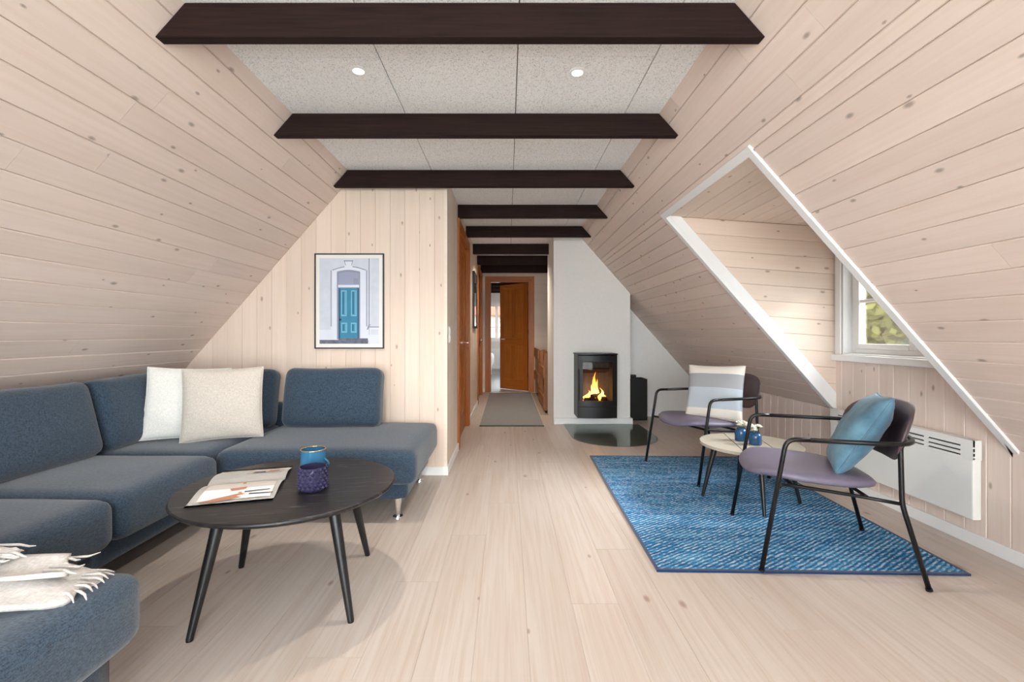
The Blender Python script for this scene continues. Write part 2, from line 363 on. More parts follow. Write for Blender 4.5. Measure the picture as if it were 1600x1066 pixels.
# ------------------------------------------------------------------ dimensions
XR, ZK, MR, ZC = 2.44, .545, 1.135, 2.345
ML = 1.15; XL = -1.32-(2.22-ZK)/ML
Y0, YP, YE = -1.6, 3.573, 8.73           # gable behind viewer, partition face, hall end wall
XH = -.478                               # hall left wall
YB, YC = 6.12, 5.6                       # white back wall, chimney face
BT, BW = .012, .116
nl = math.hypot(1, ML); NL = Vector((ML, 0, -1))/nl; SL = Vector((1, 0, ML))/nl
nr = math.hypot(1, MR); NR = Vector((-MR, 0, -1))/nr; SR = Vector((-1, 0, MR))/nr
zl = lambda x: ZK+ML*(x-XL); zr = lambda x: ZK+MR*(XR-x)
LENL = (ZC-ZK)*nl/ML; LENR = (ZC-ZK)*nr/MR
XCL = XL+(ZC-ZK)/ML; XCR = XR-(ZC-ZK)/MR
DY0, DY1, DZ = 2.2, 3.40, 1.985          # dormer opening
XD = XR-(DZ-ZK)/MR                       # x where the dormer meets the slope
dz_d = lambda x: DZ-.07*(x-XD)           # dormer ceiling falls slightly outwards

# ------------------------------------------------------------------ floor
PW, PL = .19, 2.06
bm = NB(); box(bm, XL-.1, .585, Y0, YE+.05, -.2, -.014); box(bm, .585, XR+.1, Y0, YB+.3, -.2, -.014)
floor = struct('floor', bm, 'floorgap', 'pale whitewashed plank floor running towards the hall', 'floor')
x = XL; r = 0
while x < XR-.001:
    x1 = min(x+PW, XR); yend = YE if x1 < .62 else YB+.1
    y = Y0-((r*.77) % 1)*PL
    while y < yend:
        a = max(y, Y0); b = min(y+PL, yend)
        if b-a > .05: board(floor, 'floor', (x+(x1-x)/2, a+.0006, -.014), (x+(x1-x)/2, b-.0006, -.014), (0, 0, 1), x1-x, .014, c=.0008, name='plank', gap=.0002)
        y += PL
    x += PW; r += 1
# ------------------------------------------------------------------ ceiling panels
bm = NB(); box(bm, XCL-.2, XCR+.2, Y0, 13, ZC+.02, ZC+.25)
ceiling = struct('ceiling', bm, 'panelgap', 'flat ceiling of grey-white wood-wool panels between dark beams', 'ceiling')
cols = [(XCL-.02, -.575, 2.05), (-.575, .045, 1.45), (.045, .66, 2.04), (.66, XCR+.02, 2.387)]
pc = {}
for (a, b, off) in cols:
    y = off-1.2*3
    while y < YE:
        y0 = max(y, Y0); y1 = min(y+1.2, YE)
        if y1-y0 > .02:
            key = (round(b-a, 3), round(y1-y0, 3))
            if key not in pc:
                bm = NB(); w, d = (b-a)/2-.0022, (y1-y0)/2-.0022; c = .0008
                lo = [bm.verts.new((sx*(w-c), sy*(d-c), -.022)) for sx, sy in ((-1, -1), (1, -1), (1, 1), (-1, 1))]
                mid = [bm.verts.new((sx*w, sy*d, -.0212)) for sx, sy in ((-1, -1), (1, -1), (1, 1), (-1, 1))]
                hi = [bm.verts.new((sx*w, sy*d, .0)) for sx, sy in ((-1, -1), (1, -1), (1, 1), (-1, 1))]
                bm.faces.new(lo); bm.faces.new(hi)
                for A_, B_ in ((lo, mid), (mid, hi)):
                    for i in range(4): bm.faces.new([A_[i], A_[(i+1) % 4], B_[(i+1) % 4], B_[i]])
                me = bpy.data.meshes.new('ceiling_panel'); bmesh.ops.recalc_face_normals(bm, faces=bm.faces); bm.to_mesh(me); bm.free(); me.materials.append(M['panel']); pc[key] = me
            o = bpy.data.objects.new('ceiling_panel', pc[key]); COL.objects.link(o); o.parent = ceiling; o.location = ((a+b)/2, (y0+y1)/2, ZC+.022)
        y += 1.2
# ------------------------------------------------------------------ left slope
rl = random.Random(5)
bm = NB(); base = Vector((XL, Y0, ZK))-NL*BT-SL*.35
obox(bm, base, SL*(LENL+.55), (0, YP-Y0+.02, 0), -NL*.2)
wall_left = struct('wall_left', bm, 'groove', 'sloping roof wall of whitewashed pine boards above the sofa', 'wall')
def rows(parent, foot, S_, N_, length, y0, y1, hole=None, rr=rl):
    k = 0; s = 0.0
    while s < length+.02:
        w = min(BW, length+.03-s); c = s+w/2
        strips = [(s, w, [(y0, y1)])]
        if hole:
            h0, h1, sm = hole; two = [(y0, h0), (h1, y1)]
            if s+w <= sm+.001: strips = [(s, w, two)]
            elif s < sm-.004: strips = [(s, sm-s, two), (sm, s+w-sm, [(y0, y1)])]
        for s_, w_, spans in strips:
            P = foot+S_*(s_+w_/2)-N_*BT
            for (a, b) in spans:
                cuts = [a]; q = a+rr.uniform(.6, 3.6)
                while q < b-.5: cuts.append(q); q += rr.uniform(2.2, 4.2)
                cuts.append(b)
                for p, q in zip(cuts, cuts[1:]): board(parent, 'pine', (P.x, p+.0004, P.z), (P.x, q-.0004, P.z), N_, w_, BT)
        s += BW; k += 1
rows(wall_left, Vector((XL, 0, ZK)), SL, NL, LENL, Y0, YP-.001)
bm = NB(); box(bm, XL-.2, XL, Y0, YP, -.02, ZK+.02)
struct('wall_left_knee', bm, 'pine', 'low vertical wall behind the sofa below the sloping boards', 'wall')
# ------------------------------------------------------------------ right slope with the dormer hole
hs = (DZ-ZK)*nr/MR
bm = NB(); f0 = Vector((XR, 0, ZK))-NR*BT
def slab(y0, y1, s0, s1): obox(bm, f0+SR*s0+Vector((0, y0, 0)), SR*(s1-s0), (0, y1-y0, 0), -NR*.16)
slab(Y0, DY0, -.25, LENR+.2); slab(DY1, YE, -.25, LENR+.2); slab(DY0, DY1, hs, LENR+.2)
wall_right = struct('wall_right', bm, 'groove', 'sloping roof wall of whitewashed boards around the dormer', 'wall')
rows(wall_right, Vector((XR, 0, ZK)), SR, NR, LENR, Y0, YB, (DY0, DY1, hs))
# knee wall / dormer front wall of vertical boards
bm = NB(); t0 = XR+BT
box(bm, t0, t0+.16, Y0, DY0-.0, -.02, ZK+.05); box(bm, t0, t0+.16, DY1, YB+.2, -.02, ZK+.05)
box(bm, t0, t0+.16, DY0-.05, DY1+.05, -.02, .93); box(bm, t0, t0+.16, DY0-.05, DY1+.05, 1.665, 2.1)
box(bm, t0, t0+.16, DY0-.05, DY0+.07, .93, 1.665); box(bm, t0, t0+.16, DY1-.07, DY1+.05, .93, 1.665)
wall_knee = struct('wall_knee', bm, 'groove', 'low wall of vertical whitewashed boards under the slope and dormer window', 'wall')
y = Y0
while y < YB-.01:
    y1 = min(y+.112, YB); c = (y+y1)/2; top = .915 if DY0 < c < DY1 else ZK
    board(wall_knee, 'pine', (t0, c, 0), (t0, c, top), (-1, 0, 0), y1-y, BT)
    if DY0+.02 < c < DY1-.02: board(wall_knee, 'pine', (t0, c, 1.69), (t0, c, dz_d(XR)+.01), (-1, 0, 0), y1-y, BT)
    y = y1
# dormer cheeks and ceiling
def cheek(yf, sgn, label):
    bm = NB(); prism(bm, [(XR+.17, yf, ZK+.02), (XR+.17, yf, dz_d(XR+.17)+.14), (XD+.01, yf, dz_d(XD)+.14), (XD+.03, yf, DZ), (XR+.02, yf, ZK+.02)], (0, sgn*.14, 0))
    for v in bm.verts: v.co.y += sgn*BT
    w = struct('wall_dormer', bm, 'groove', label, 'wall')
    # boards parallel to the dormer ceiling, cut by the slope
    z = 0; k = 0
    while True:
        zt = -k*BW; zb = zt-BW; zc_ = (zt+zb)/2
        # line z = dz_d(x)+zc_ meets slope z = zr(x)
        def xs(o_): return (ZK+MR*XR-DZ-.07*XD-o_)/(MR-.07)
        xa = xs(zc_)
        if xa > XR-.01: break
        if zt < -1.6: break
        A = Vector((xa, yf+sgn*BT, dz_d(xa)+zc_)); B = Vector((XR+.003, yf+sgn*BT, dz_d(XR+.003)+zc_))
        X = (B-A).normalized(); Z = Vector((0, -sgn, 0)); Y = Z.cross(X)
        # slope of cut expressed in board coordinates
        sl = Vector((-1, 0, MR)); ca = sl.dot(X)/sl.dot(Y)
        board(w, 'pine_warm', A, B, Z, BW, BT, ca=ca)
        k += 1
    return w
cheek(DY1-.012, 1, 'boarded dormer cheek on the stove side of the small window')
cheek(DY0+.012, -1, 'boarded dormer cheek on the side away from the stove')
bm = NB(); prism(bm, [(XD+.004, DY0-.15, dz_d(XD)+BT), (XR+.3, DY0-.15, dz_d(XR+.3)+BT), (XR+.3, DY0-.15, dz_d(XR+.3)+.16), (XD+.004, DY0-.15, dz_d(XD)+.16)], (0, DY1-DY0+.3, 0))
cd = struct('ceiling_dormer', bm, 'groove', 'dormer ceiling of narrow whitewashed boards', 'ceiling')
x = XD+.03
while x < XR:
    x1 = min(x+BW, XR); c = (x+x1)/2
    board(cd, 'pine_warm', (c, DY0+.012, dz_d(c)+BT), (c, DY1-.012, dz_d(c)+BT), Vector((-.07, 0, -1)), x1-x, BT); x = x1
# white trim round the dormer opening
def trimpiece(n, A, B, inward, label):
    A = Vector(A); B = Vector(B); d = (B-A); inward = Vector(inward).normalized()
    bm = NB(); obox(bm, A-inward*.028-NR*.02, d, inward*.048, NR*.032); obox(bm, A-inward*.002-NR*.085, d, inward*.018, NR*.092)
    bmesh.ops.bevel(bm, geom=bm.edges[:], offset=.003, segments=1, affect='EDGES')
    return tag(obj(f'trim_{n}', bm, 'white'), label, 'trim', kind='structure')
pt = lambda s, y: Vector((XR, y, ZK))+SR*s
trimpiece(1, pt(-.03, DY0), pt(hs+.027, DY0), (0, 1, 0), 'white trim on the sloping dormer edge away from the stove')
trimpiece(2, pt(-.03, DY1), pt(hs+.027, DY1), (0, -1, 0), 'white trim on the sloping dormer edge towards the stove')
trimpiece(3, pt(hs, DY0-.03), pt(hs, DY1+.03), -SR, 'white trim along the top edge of the dormer opening')
# ------------------------------------------------------------------ partition and hall walls
bm = NB(); prism(bm, [(XL-.1, YP+BT, -.02), (XH-.012, YP+BT, -.02), (XH-.012, YP+BT, ZC+.05), (XCL, YP+BT, ZC+.05), (XL-.1, YP+BT, zl(XL-.1))], (0, .08, 0))
wall_partition = struct('wall_partition', bm, 'groove', 'partition wall of vertical whitewashed boards behind the sofa', 'wall')
x = XL
while x < XH-.001:
    x1 = min(x+BW, XH); c = (x+x1)/2; top = min(ZC, zl(c))
    # board local x is up, local y = Z x X = (0,-1,0)x(0,0,1) = (-1,0,0)
    cb = -ML if top < ZC-.02 else 0
    board(wall_partition, 'pine_warm', (c, YP+BT, 0), (c, YP+BT, top), (0, -1, 0), x1-x, BT, cb=cb, c=.002, gap=.0004); x = x1
# hall left wall with two door openings
D1 = (4.42, 5.5); D2 = (7.25, 8.3); DH = 2.14
bm = NB(); xi = XH-BT
for a, b in ((YP+.012, D1[0]), (D1[1], D2[0]), (D2[1], 13)): box(bm, xi-.1, xi, a, b, -.02, ZC+.05)
for a, b in (D1, D2): box(bm, xi-.1, xi, a, b, DH, ZC+.05)
wall_hall = struct('wall_hall', bm, 'hallwall', 'pale boarded hall wall with amber doors and a mirror', 'wall')
def vboards(a, b, z0=0, z1=ZC):
    y = a
    while y < b-.005:
        y1 = min(y+BW, b); board(wall_hall, 'hallwall', (xi, (y+y1)/2, z0), (xi, (y+y1)/2, z1), (1, 0, 0), y1-y, BT, c=.002); y = y1
vboards(YP, D1[0]); vboards(D1[0], D1[1], DH); vboards(D1[1], D2[0]); vboards(D2[0], D2[1], DH); vboards(D2[1], YE)
bm = NB(); box(bm, XH-.02, XH+.006, YP-.008, YP+.03, .065, ZC); struct('trim_4', bm, 'hallwall', 'pale corner strip where partition meets hall wall', 'trim')
# end wall with doorway
EX0, EX1, EH = -.345, .425, 2.13
bm = NB(); box(bm, XH-.1, EX0, YE, YE+.1, -.02, ZC+.05); box(bm, EX1, 2.6, YE, YE+.1, -2.8, ZC+.05); box(bm, EX0, EX1, YE, YE+.1, EH, ZC+.05)
wall_end = struct('wall_end', bm, 'hallwall', 'end wall of the hall around the open amber door', 'wall')
# white chimney, back wall
bm = NB(); CX0, CX1 = .567, 1.507
prism(bm, [(CX0, YC, -.01), (CX1, YC, -.01), (CX1, YC, zr(CX1)+.02), (XCR, YC, ZC+.02), (CX0, YC, ZC+.02)], (0, .85, 0))
wall_chimney = struct('wall_chimney', bm, 'wallwhite', 'white plastered chimney breast holding the stove', 'wall')
bm = NB(); box(bm, CX0-.0, CX1+.025, YC-.03, YC-.001, .0, .075, bev=.004); box(bm, CX1+.001, CX1+.025, YC-.001, YB, 0, .075)
struct('baseboard_chimney', bm, 'white', 'white plinth board along the foot of the chimney breast', 'baseboard')
bm = NB(); prism(bm, [(CX1-.05, YB, -.05), (XR+.2, YB, -.05), (XR+.2, YB, ZK+.1), (XR, YB, ZK+.03), (CX1-.05, YB, zr(CX1-.05)+.05)], (0, .1, 0))
struct('wall_back', bm, 'wallwhite', 'white plastered wall in the corner beside the chimney', 'wall')
# baseboards
def bboard(name, x0, x1, y0, y1, label):
    bm = NB(); box(bm, x0, x1, y0, y1, 0, .065, bev=.003); struct(name, bm, 'white', label, 'baseboard')
bboard('baseboard_right', XR-.014, XR-.0005, Y0, YB-.015, 'white baseboard along the low wall under the heater')
bboard('baseboard_back', CX1+.026, XR-.015, YB-.014, YB-.0005, 'white baseboard along the white corner wall')
bboard('baseboard_partition', XL, XH+.014, YP-.014, YP-.0005, 'white baseboard under the partition behind the sofa')
bboard('baseboard_hall', XH+.0005, XH+.014, YP, D1[0]-.075, 'white baseboard on the hall wall before the first door')
bboard('baseboard_hall_middle', XH+.0005, XH+.014, D1[1]+.075, D2[0]-.075, 'white baseboard on the hall wall under the mirror')
bboard('baseboard_end', XH+.015, EX0-.09, YE-.014, YE-.0005, 'short white baseboard beside the end door')
# gable behind the viewer with an added, unseen wide window, far gable
def gable(name, y, th, wx0, wx1, wz0, wz1, zb, label, mat='pine'):
    bm = NB(); box(bm, -3.1, wx0, y, y+th, zb, 2.7); box(bm, wx1, 2.8, y, y+th, zb, 2.7); box(bm, wx0, wx1, y, y+th, zb, wz0); box(bm, wx0, wx1, y, y+th, wz1, 2.7)
    return struct(name, bm, mat, label, 'wall')
gable('wall_gable', Y0-.1, .1, -1.5, 1.1, .08, 2.06, -.2, 'gable wall with the added wide window opposite the hall')
def window(name, org, ax, up, nrm, w, h, depth, ncol, muntins, sillw, label, mat='white', casing=.055, face=True):
    """window in an opening: org lower corner on the room face, ax along, nrm into the room"""
    ax = Vector(ax); up = Vector(up); nrm = Vector(nrm); org = Vector(org)
    root = thing(name, label, 'window', (0, 0, 0), kind='structure'); P = lambda a, b, c: org+ax*a+up*b+nrm*c
    def part(nm, pieces, m=mat, par=root, bev=.003):
        bm = NB()
        for a0, a1, b0, b1, c0, c1 in pieces: obox(bm, P(a0, b0, c0), ax*(a1-a0), up*(b1-b0), nrm*(c1-c0))
        if bev: bmesh.ops.bevel(bm, geom=bm.edges[:], offset=bev, segments=1, affect='EDGES')
        return obj(nm, bm, m, par)
    if face:
        cs = casing; part('casing', [(-cs, 0, 0, h+cs, 0, .014), (w, w+cs, 0, h+cs, 0, .014), (0, w, h, h+cs, 0, .014)])
    part('lining', [(0, .012, 0, h, -depth, 0), (w-.012, w, 0, h, -depth, 0), (.012, w-.012, h-.012, h, -depth, 0), (.012, w-.012, 0, .012, -depth, 0)])
    if sillw: part('sill', [(-casing-.012, w+casing+.012, -.045, 0, -.02, sillw)])
    fw = .032; d0, d1 = -depth+.01, -depth+.055
    part('window_frame', [(.012, .012+fw, .012, h-.012, d0, d1), (w-.012-fw, w-.012, .012, h-.012, d0, d1), (.012+fw, w-.012-fw, .012, .012+fw, d0, d1), (.012+fw, w-.012-fw, h-.012-fw, h-.012, d0, d1)])
    a0, a1 = .012+fw, w-.012-fw; cw = (a1-a0)/ncol; b0, b1 = .012+fw, h-.012-fw; sw = .036
    for i in range(ncol):
        p, q = a0+i*cw+.002, a0+(i+1)*cw-.002
        s = part('sash', [(p, p+sw, b0, b1, d0+.008, d1+.006), (q-sw, q, b0, b1, d0+.008, d1+.006), (p+sw, q-sw, b0, b0+sw, d0+.008, d1+.006), (p+sw, q-sw, b1-sw, b1, d0+.008, d1+.006)])
        zs = [b0+sw]+[b0+sw+(b1-b0-2*sw)*m for m in muntins]+[b1-sw]
        for m in zs[1:-1]: part('muntin', [(p+sw, q-sw, m-.011, m+.011, d0+.014, d1)], par=s)
        for u, v in zip(zs, zs[1:]): part('pane', [(p+sw-.004, q-sw+.004, u, v, d0+.024, d0+.028)], 'clear', s, 0)
    return root
window('window_1', (XR, DY1-.075, .955), (0, -1, 0), (0, 0, 1), (-1, 0, 0), DY1-DY0-.15, .70, .12, 2, [.56], .035, 'white dormer window with leafy tree outside')
window('window_2', (1.1, Y0, .08), (-1, 0, 0), (0, 0, 1), (0, 1, 0), 2.6, 1.98, .1, 3, [], .03, 'added wide white gable window facing the hall')  # unseen window, assumed as light source and lowered to brighten the ceiling
# pleated blind gathered above the dormer window
bl = thing('pleated_blind', 'white pleated blind gathered up above the dormer window', 'blind', (XR-.03, 2.8, 1.72))
bm = NB(); box(bm, -.012, .028, -.56, .56, .03, .05, bev=.003); obj('head_rail', bm, 'white', bl)
bm = NB(); zz = [.03-.0075*i for i in range(13)]; pf = [(.012 if i % 2 else -.012, z) for i, z in enumerate(zz)]
va = [[bm.verts.new((p+.006, s*.55, z)) for p, z in pf] for s in (-1, 1)]
for i in range(12): bm.faces.new([va[0][i], va[0][i+1], va[1][i+1], va[1][i]])
bmesh.ops.solidify(bm, geom=bm.faces[:], thickness=.001); obj('pleats', bm, 'curtain', bl)

# ------------------------------------------------------------------ beams
BY = [1.705, 2.56, 3.44, 4.36, 5.22, 6.24, 7.16, 8.02]
BL = ['dark brown ceiling beam before the two spotlights, farthest from the partition', 'dark brown ceiling beam between the two spotlights and the partition beam', 'dark brown ceiling beam right in front of the boarded partition',
      'dark brown ceiling beam over the first amber hall door, ending on the dormer slope', 'dark brown ceiling beam touching the front of the white chimney', 'dark brown hall beam between the chimney side and the mirror wall',
      'dark brown hall beam second from the open end door', 'dark brown hall beam just before the open end door']
for i, y in enumerate(BY):
    zb = (2.215 if i == 0 else 2.22) if i < 5 else (2.205, 2.2, 2.19)[i-5]; xl0 = XL+(zb-ZK)/ML if i < 3 else XH; xr0 = XR-(zb-ZK)/MR if i < 5 else CX0
    if i < 3: xl1 = XCL
    else: xl1 = XH
    xr1 = XCR if i < 5 else CX0
    if i == 6 or i == 7: xr0 = xr1 = .9
    th = .048; bm = NB(); g0 = .002
    pts = [(xl0+g0, 0, zb), (xr0-g0, 0, zb), (xr1-g0, 0, ZC-.001), (xl1+g0, 0, ZC-.001)]
    prism(bm, pts, (0, th, 0)); bmesh.ops.bevel(bm, geom=bm.edges[:], offset=.003, segments=1, affect='EDGES')
    tag(obj('ceiling_beam', bm, 'beam', loc=(0, y, 0)), BL[i], 'beam', 'dark beams across the ceiling')
# ------------------------------------------------------------------ recessed spotlights
for i, (x, y, lb) in enumerate(((-.702, 2.146, 'round recessed spotlight in the ceiling above the sofa side'), (.331, 2.16, 'round recessed spotlight in the ceiling towards the dormer side'))):
    s = thing('ceiling_spotlight', lb, 'spotlight', (x, y, ZC), group='recessed ceiling spotlights')
    bm = NB(); lathe(bm, [(.026, .004), (.027, -.006), (.040, -.004), (.041, .003)], 24); obj('trim_ring', bm, 'white', s, smooth=True)
    bm = NB(); lathe(bm, [(0, .0), (.026, .0), (.026, .003), (0, .003)], 24); obj('lens', bm, 'lampglow', s)
    L = lamp('spot_lamp', 'SPOT', (x, y, ZC-.012), 62, (1, .90, .78), spot_size=math.radians(130), spot_blend=.7, shadow_soft_size=.025)

hl = thing('ceiling_spotlight', 'added round recessed spotlight hidden in the hall ceiling between two beams', 'spotlight', (.05, 6.7, ZC), group='recessed ceiling spotlights')  # unseen fixture and lamp added to brighten the hall
bm = NB(); lathe(bm, [(.026, .004), (.027, -.006), (.040, -.004), (.041, .003)], 24); obj('trim_ring', bm, 'white', hl, smooth=True)
bm = NB(); lathe(bm, [(0, .0), (.026, .0), (.026, .003), (0, .003)], 24); obj('lens', bm, 'lampglow', hl)
lamp('hall_fill_lamp', 'SPOT', (.05, 6.7, ZC-.012), 85, (1, .88, .74), spot_size=math.radians(140), spot_blend=.7, shadow_soft_size=.025)
# ------------------------------------------------------------------ doors
def panel_door(parent, w, h, th=.038):
    """leaf in local coords: hinge at x=0, extends along +x, face along y"""
    bm = NB(); box(bm, 0, w, -th/2+.008, th/2-.008, 0, h); leaf = obj('door_leaf', bm, 'orange_v', parent)
    def bar(a0, a1, b0, b1, vert):
        bm = NB(); L = (b1-b0) if vert else (a1-a0); q = (a1-a0) if vert else (b1-b0); box(bm, -L/2, L/2, -q/2, q/2, -th/2, th/2, bev=.003)
        o = obj('stile' if vert else 'rail', bm, 'orange', leaf); o.location = ((a0+a1)/2, 0, (b0+b1)/2)
        o.rotation_euler = (math.pi/2, 0, 0) if not vert else (math.pi/2, -math.pi/2, 0)
    s = .10; bar(0, s, 0, h, True); bar(w-s, w, 0, h, True); bar(s, w-s, 0, .2, False); bar(s, w-s, h-.11, h, False); bar(s, w-s, h*.42, h*.42+.14, False)
    for z0, z1 in ((.2, h*.42), (h*.42+.14, h-.11)): bar(w/2-.04, w/2+.04, z0, z1, True)
    return leaf
def casing(parent, pieces, mat='orange'):
    for x0, x1, y0, y1, z0, z1 in pieces:
        bm = NB(); d = (x1-x0, y1-y0, z1-z0); ax = d.index(max(d)); c = Vector(((x0+x1)/2, (y0+y1)/2, (z0+z1)/2))
        dims = [d[ax]]+[d[i] for i in range(3) if i != ax]
        box(bm, -dims[0]/2, dims[0]/2, -dims[1]/2, dims[1]/2, -dims[2]/2, dims[2]/2, bev=.003); o = obj('door_casing', bm, mat, parent)
        # local X is the long axis
        idx = [ax]+[i for i in range(3) if i != ax]; m = Matrix.Identity(4)
        for col_, world_i in enumerate(idx):
            for rr_ in range(3): m[rr_][col_] = 1.0 if rr_ == world_i else 0.0
        if m.to_3x3().determinant() < 0: m[0][2] *= -1; m[1][2] *= -1; m[2][2] *= -1
        m.translation = c; o.matrix_basis = m
def side_door(n, d, label):
    r_ = thing(f'door_{n}', label, 'door', (0, 0, 0), kind='structure'); a, b = d; cw = .075; x0, x1 = XH+.0005, XH+.02
    casing(r_, [(x0, x1, a-cw, a, 0, DH+cw), (x0, x1, b, b+cw, 0, DH+cw), (x0, x1, a, b, DH, DH+cw), (XH-.1, XH+.01, a, a+.025, 0, DH), (XH-.1, XH+.01, b-.025, b, 0, DH), (XH-.1, XH+.01, a+.025, b-.025, DH-.025, DH)])
    leaf = panel_door(r_, b-a-.056, DH-.035); leaf.location = (XH-.045, a+.028, .006); leaf.rotation_euler = (0, 0, math.pi/2)
    bm = NB(); sweep(bm, fillet([(b-a-.11, -.02, 1.0), (b-a-.11, -.06, 1.0), (b-a-.22, -.06, 1.0)], .015), .008); h = obj('handle', bm, 'chrome', leaf, smooth=True)
side_door(1, D1, 'closed amber pine door in the hall nearest the partition'); side_door(2, D2, 'closed amber pine door in the hall beyond the mirror')
r_ = thing('door_3', 'open amber pine panel door at the end of the hall', 'door', (0, 0, 0), kind='structure'); cw = .085
casing(r_, [(EX0-cw, EX0, YE-.02, YE-.0005, 0, EH+cw), (EX1, EX1+cw, YE-.02, YE-.0005, 0, EH+cw), (EX0, EX1, YE-.02, YE-.0005, EH, EH+cw),
            (EX0, EX0+.025, YE-.01, YE+.11, 0, EH), (EX1-.025, EX1, YE-.01, YE+.11, 0, EH), (EX0+.025, EX1-.025, YE-.01, YE+.11, EH-.025, EH)])
leaf = panel_door(r_, .70, EH-.04); leaf.location = (EX1-.03, YE+.105, .01); leaf.rotation_euler = (0, 0, math.radians(180-40))
bm = NB(); sweep(bm, fillet([(.63, .02, 1.0), (.63, .06, 1.0), (.53, .06, 1.0)], .015), .009); obj('handle', bm, 'chrome', leaf, smooth=True)
for z in (.25, 1.1, 1.85):
    bm = NB(); sweep(bm, [(0, 0, z), (0, 0, z+.09)], .008); obj('hinge', bm, 'black', leaf)
# ------------------------------------------------------------------ far room beyond the door
bm = NB(); box(bm, -3, 2.7, YE+.05, 12.6, -.2, -.001); struct('floor_far', bm, 'greyfloor', 'grey floor of the room beyond the end door', 'floor')
bm = NB(); box(bm, -2.2, -2.1, YE+.1, 12.6, -.1, 2.5); struct('wall_far_left', bm, 'wallwhite', 'white side wall in the room beyond the end door', 'wall')
bm = NB(); box(bm, 1.6, 1.7, YE+.1, 12.6, -.1, 2.5); struct('wall_far_right', bm, 'wallwhite', 'white wall behind the open end door', 'wall')
gable('wall_far', 12.5, .1, -.72, .12, .94, 1.95, -.2, 'white end wall around the far window', 'wallwhite')
window('window_3', (-.72, 12.5, .94), (1, 0, 0), (0, 0, 1), (0, -1, 0), .84, 1.01, .08, 2, [.333, .667], .06, 'far window with small panes beyond the end door')
for y, lb in ((9.4, 'dark beam in the far room just past the end door'), (10.3, 'dark beam halfway across the far room ceiling'), (11.2, 'dark beam in the far room close to its window'), (12.0, 'dark beam right above the far window')):
    bm = NB(); box(bm, -2.09, 1.59, 0, .048, 2.2, ZC-.001, bev=.003); tag(obj('ceiling_beam', bm, 'beam', loc=(0, y, 0)), lb, 'beam', 'dark beams across the far room')
bd = thing('bed', 'bed with white bedding glimpsed beyond the end door', 'bed', (-1.1, 11.2, 0))
bm = NB(); box(bm, -.7, .68, -.9, .9, .06, .3, bev=.01); obj('bed_frame', bm, 'white', bd)
obj('duvet', rbox(1.5, 1.9, .32, .09, 8, .05), 'whitelinen', bd, True, (0, 0, .46))
for sx in (-.6, .6):
    for sy in (-.8, .8):
        bm = NB(); box(bm, sx-.025, sx+.025, sy-.025, sy+.025, 0, .06); obj('leg', bm, 'white', bd)
ra = thing('radiator', 'white panel radiator under the far window', 'radiator', (-.3, 12.42, .16))
bm = NB(); box(bm, -.5, .5, -.04, .04, 0, .56, bev=.01); obj('panel_body', bm, 'heater', ra)
for i in range(9):
    bm = NB(); box(bm, -.43+i*.1, -.37+i*.1, -.047, -.035, .05, .51, bev=.004); obj('rib', bm, 'heater', ra)
bm = NB(); box(bm, -.02, .02, .02, .079, .4, .44); obj('bracket', bm, 'heater', ra)
# ------------------------------------------------------------------ stair well behind the chimney
bm = NB(); box(bm, .585, 2.6, YB+.25, YE, -2.85, -2.8); struct('floor_stair', bm, 'floorgap', 'lower floor at the foot of the stair well', 'floor')
for nm, lb, bx_ in (('wall_stair', 'white wall along the far side of the stair well', (1.62, 1.72, YB+.2, YE, -2.8, ZC)), ('wall_stair_front', 'white wall under the floor edge behind the chimney', (.585, 1.6, YB+.2, YB+.3, -2.8, -.02)), ('wall_stair_side', 'white wall under the slatted stair railing', (.545, .585, YB+.3, YE, -2.8, -.014))):
    bm = NB(); box(bm, *bx_); struct(nm, bm, 'wallwhite', lb, 'wall')
st_ = thing('staircase', 'wooden stair descending behind the slatted railing', 'stairs', (1.1, YE-.1, 0))
for i in range(12):
    bm = NB(); box(bm, -.45, .45, -.12-i*.15-.14, -.12-i*.15+.11, -.22*(i+1)-.04, -.22*(i+1), bev=.004); obj('tread', bm, 'railwood', st_)
for sx in (-.49, .45):
    bm = NB(); prism(bm, [(sx, .08, -.05), (sx, -1.95, -2.79), (sx, -2.1, -2.79), (sx, -.1, -.02)], (.04, 0, 0)); obj('stringer', bm, 'railwood', st_)
rl_ = thing('stair_railing', 'brown wooden stair railing of interlaced horizontal boards beside the grey mat', 'railing', (.555, 6.45, 0))
for y in (.1, .95, 1.35, 2.2):
    bm = NB(); box(bm, -.41, .41, -.022, .022, -.03, .03, bev=.003); o = obj('post', bm, 'railwood', rl_); o.rotation_euler = (0, -math.pi/2, 0); o.location = (.0, y, .42)
for i, (z, h) in enumerate(((.06, .15), (.27, .15), (.48, .15), (.69, .16))):
    for k, (a, b) in enumerate(((0, 1.15), (1.15, 2.26))):
        bm = NB(); L = b-a-.004; box(bm, -L/2, L/2, -.012, .012, -h/2, h/2, bev=.002); o = obj('railing_board', bm, 'railwood', rl_)
        o.rotation_euler = (0, 0, math.pi/2); o.location = (-.036 if (i+k) % 2 == 0 else .036, (a+b)/2, z+h/2)
    for y in (.1, .95, 1.35, 2.2):
        bm = NB(); sweep(bm, [(-.05, y, z+h/2), (-.047, y, z+h/2)], .008, 8); obj('bolt', bm, 'black', rl_)
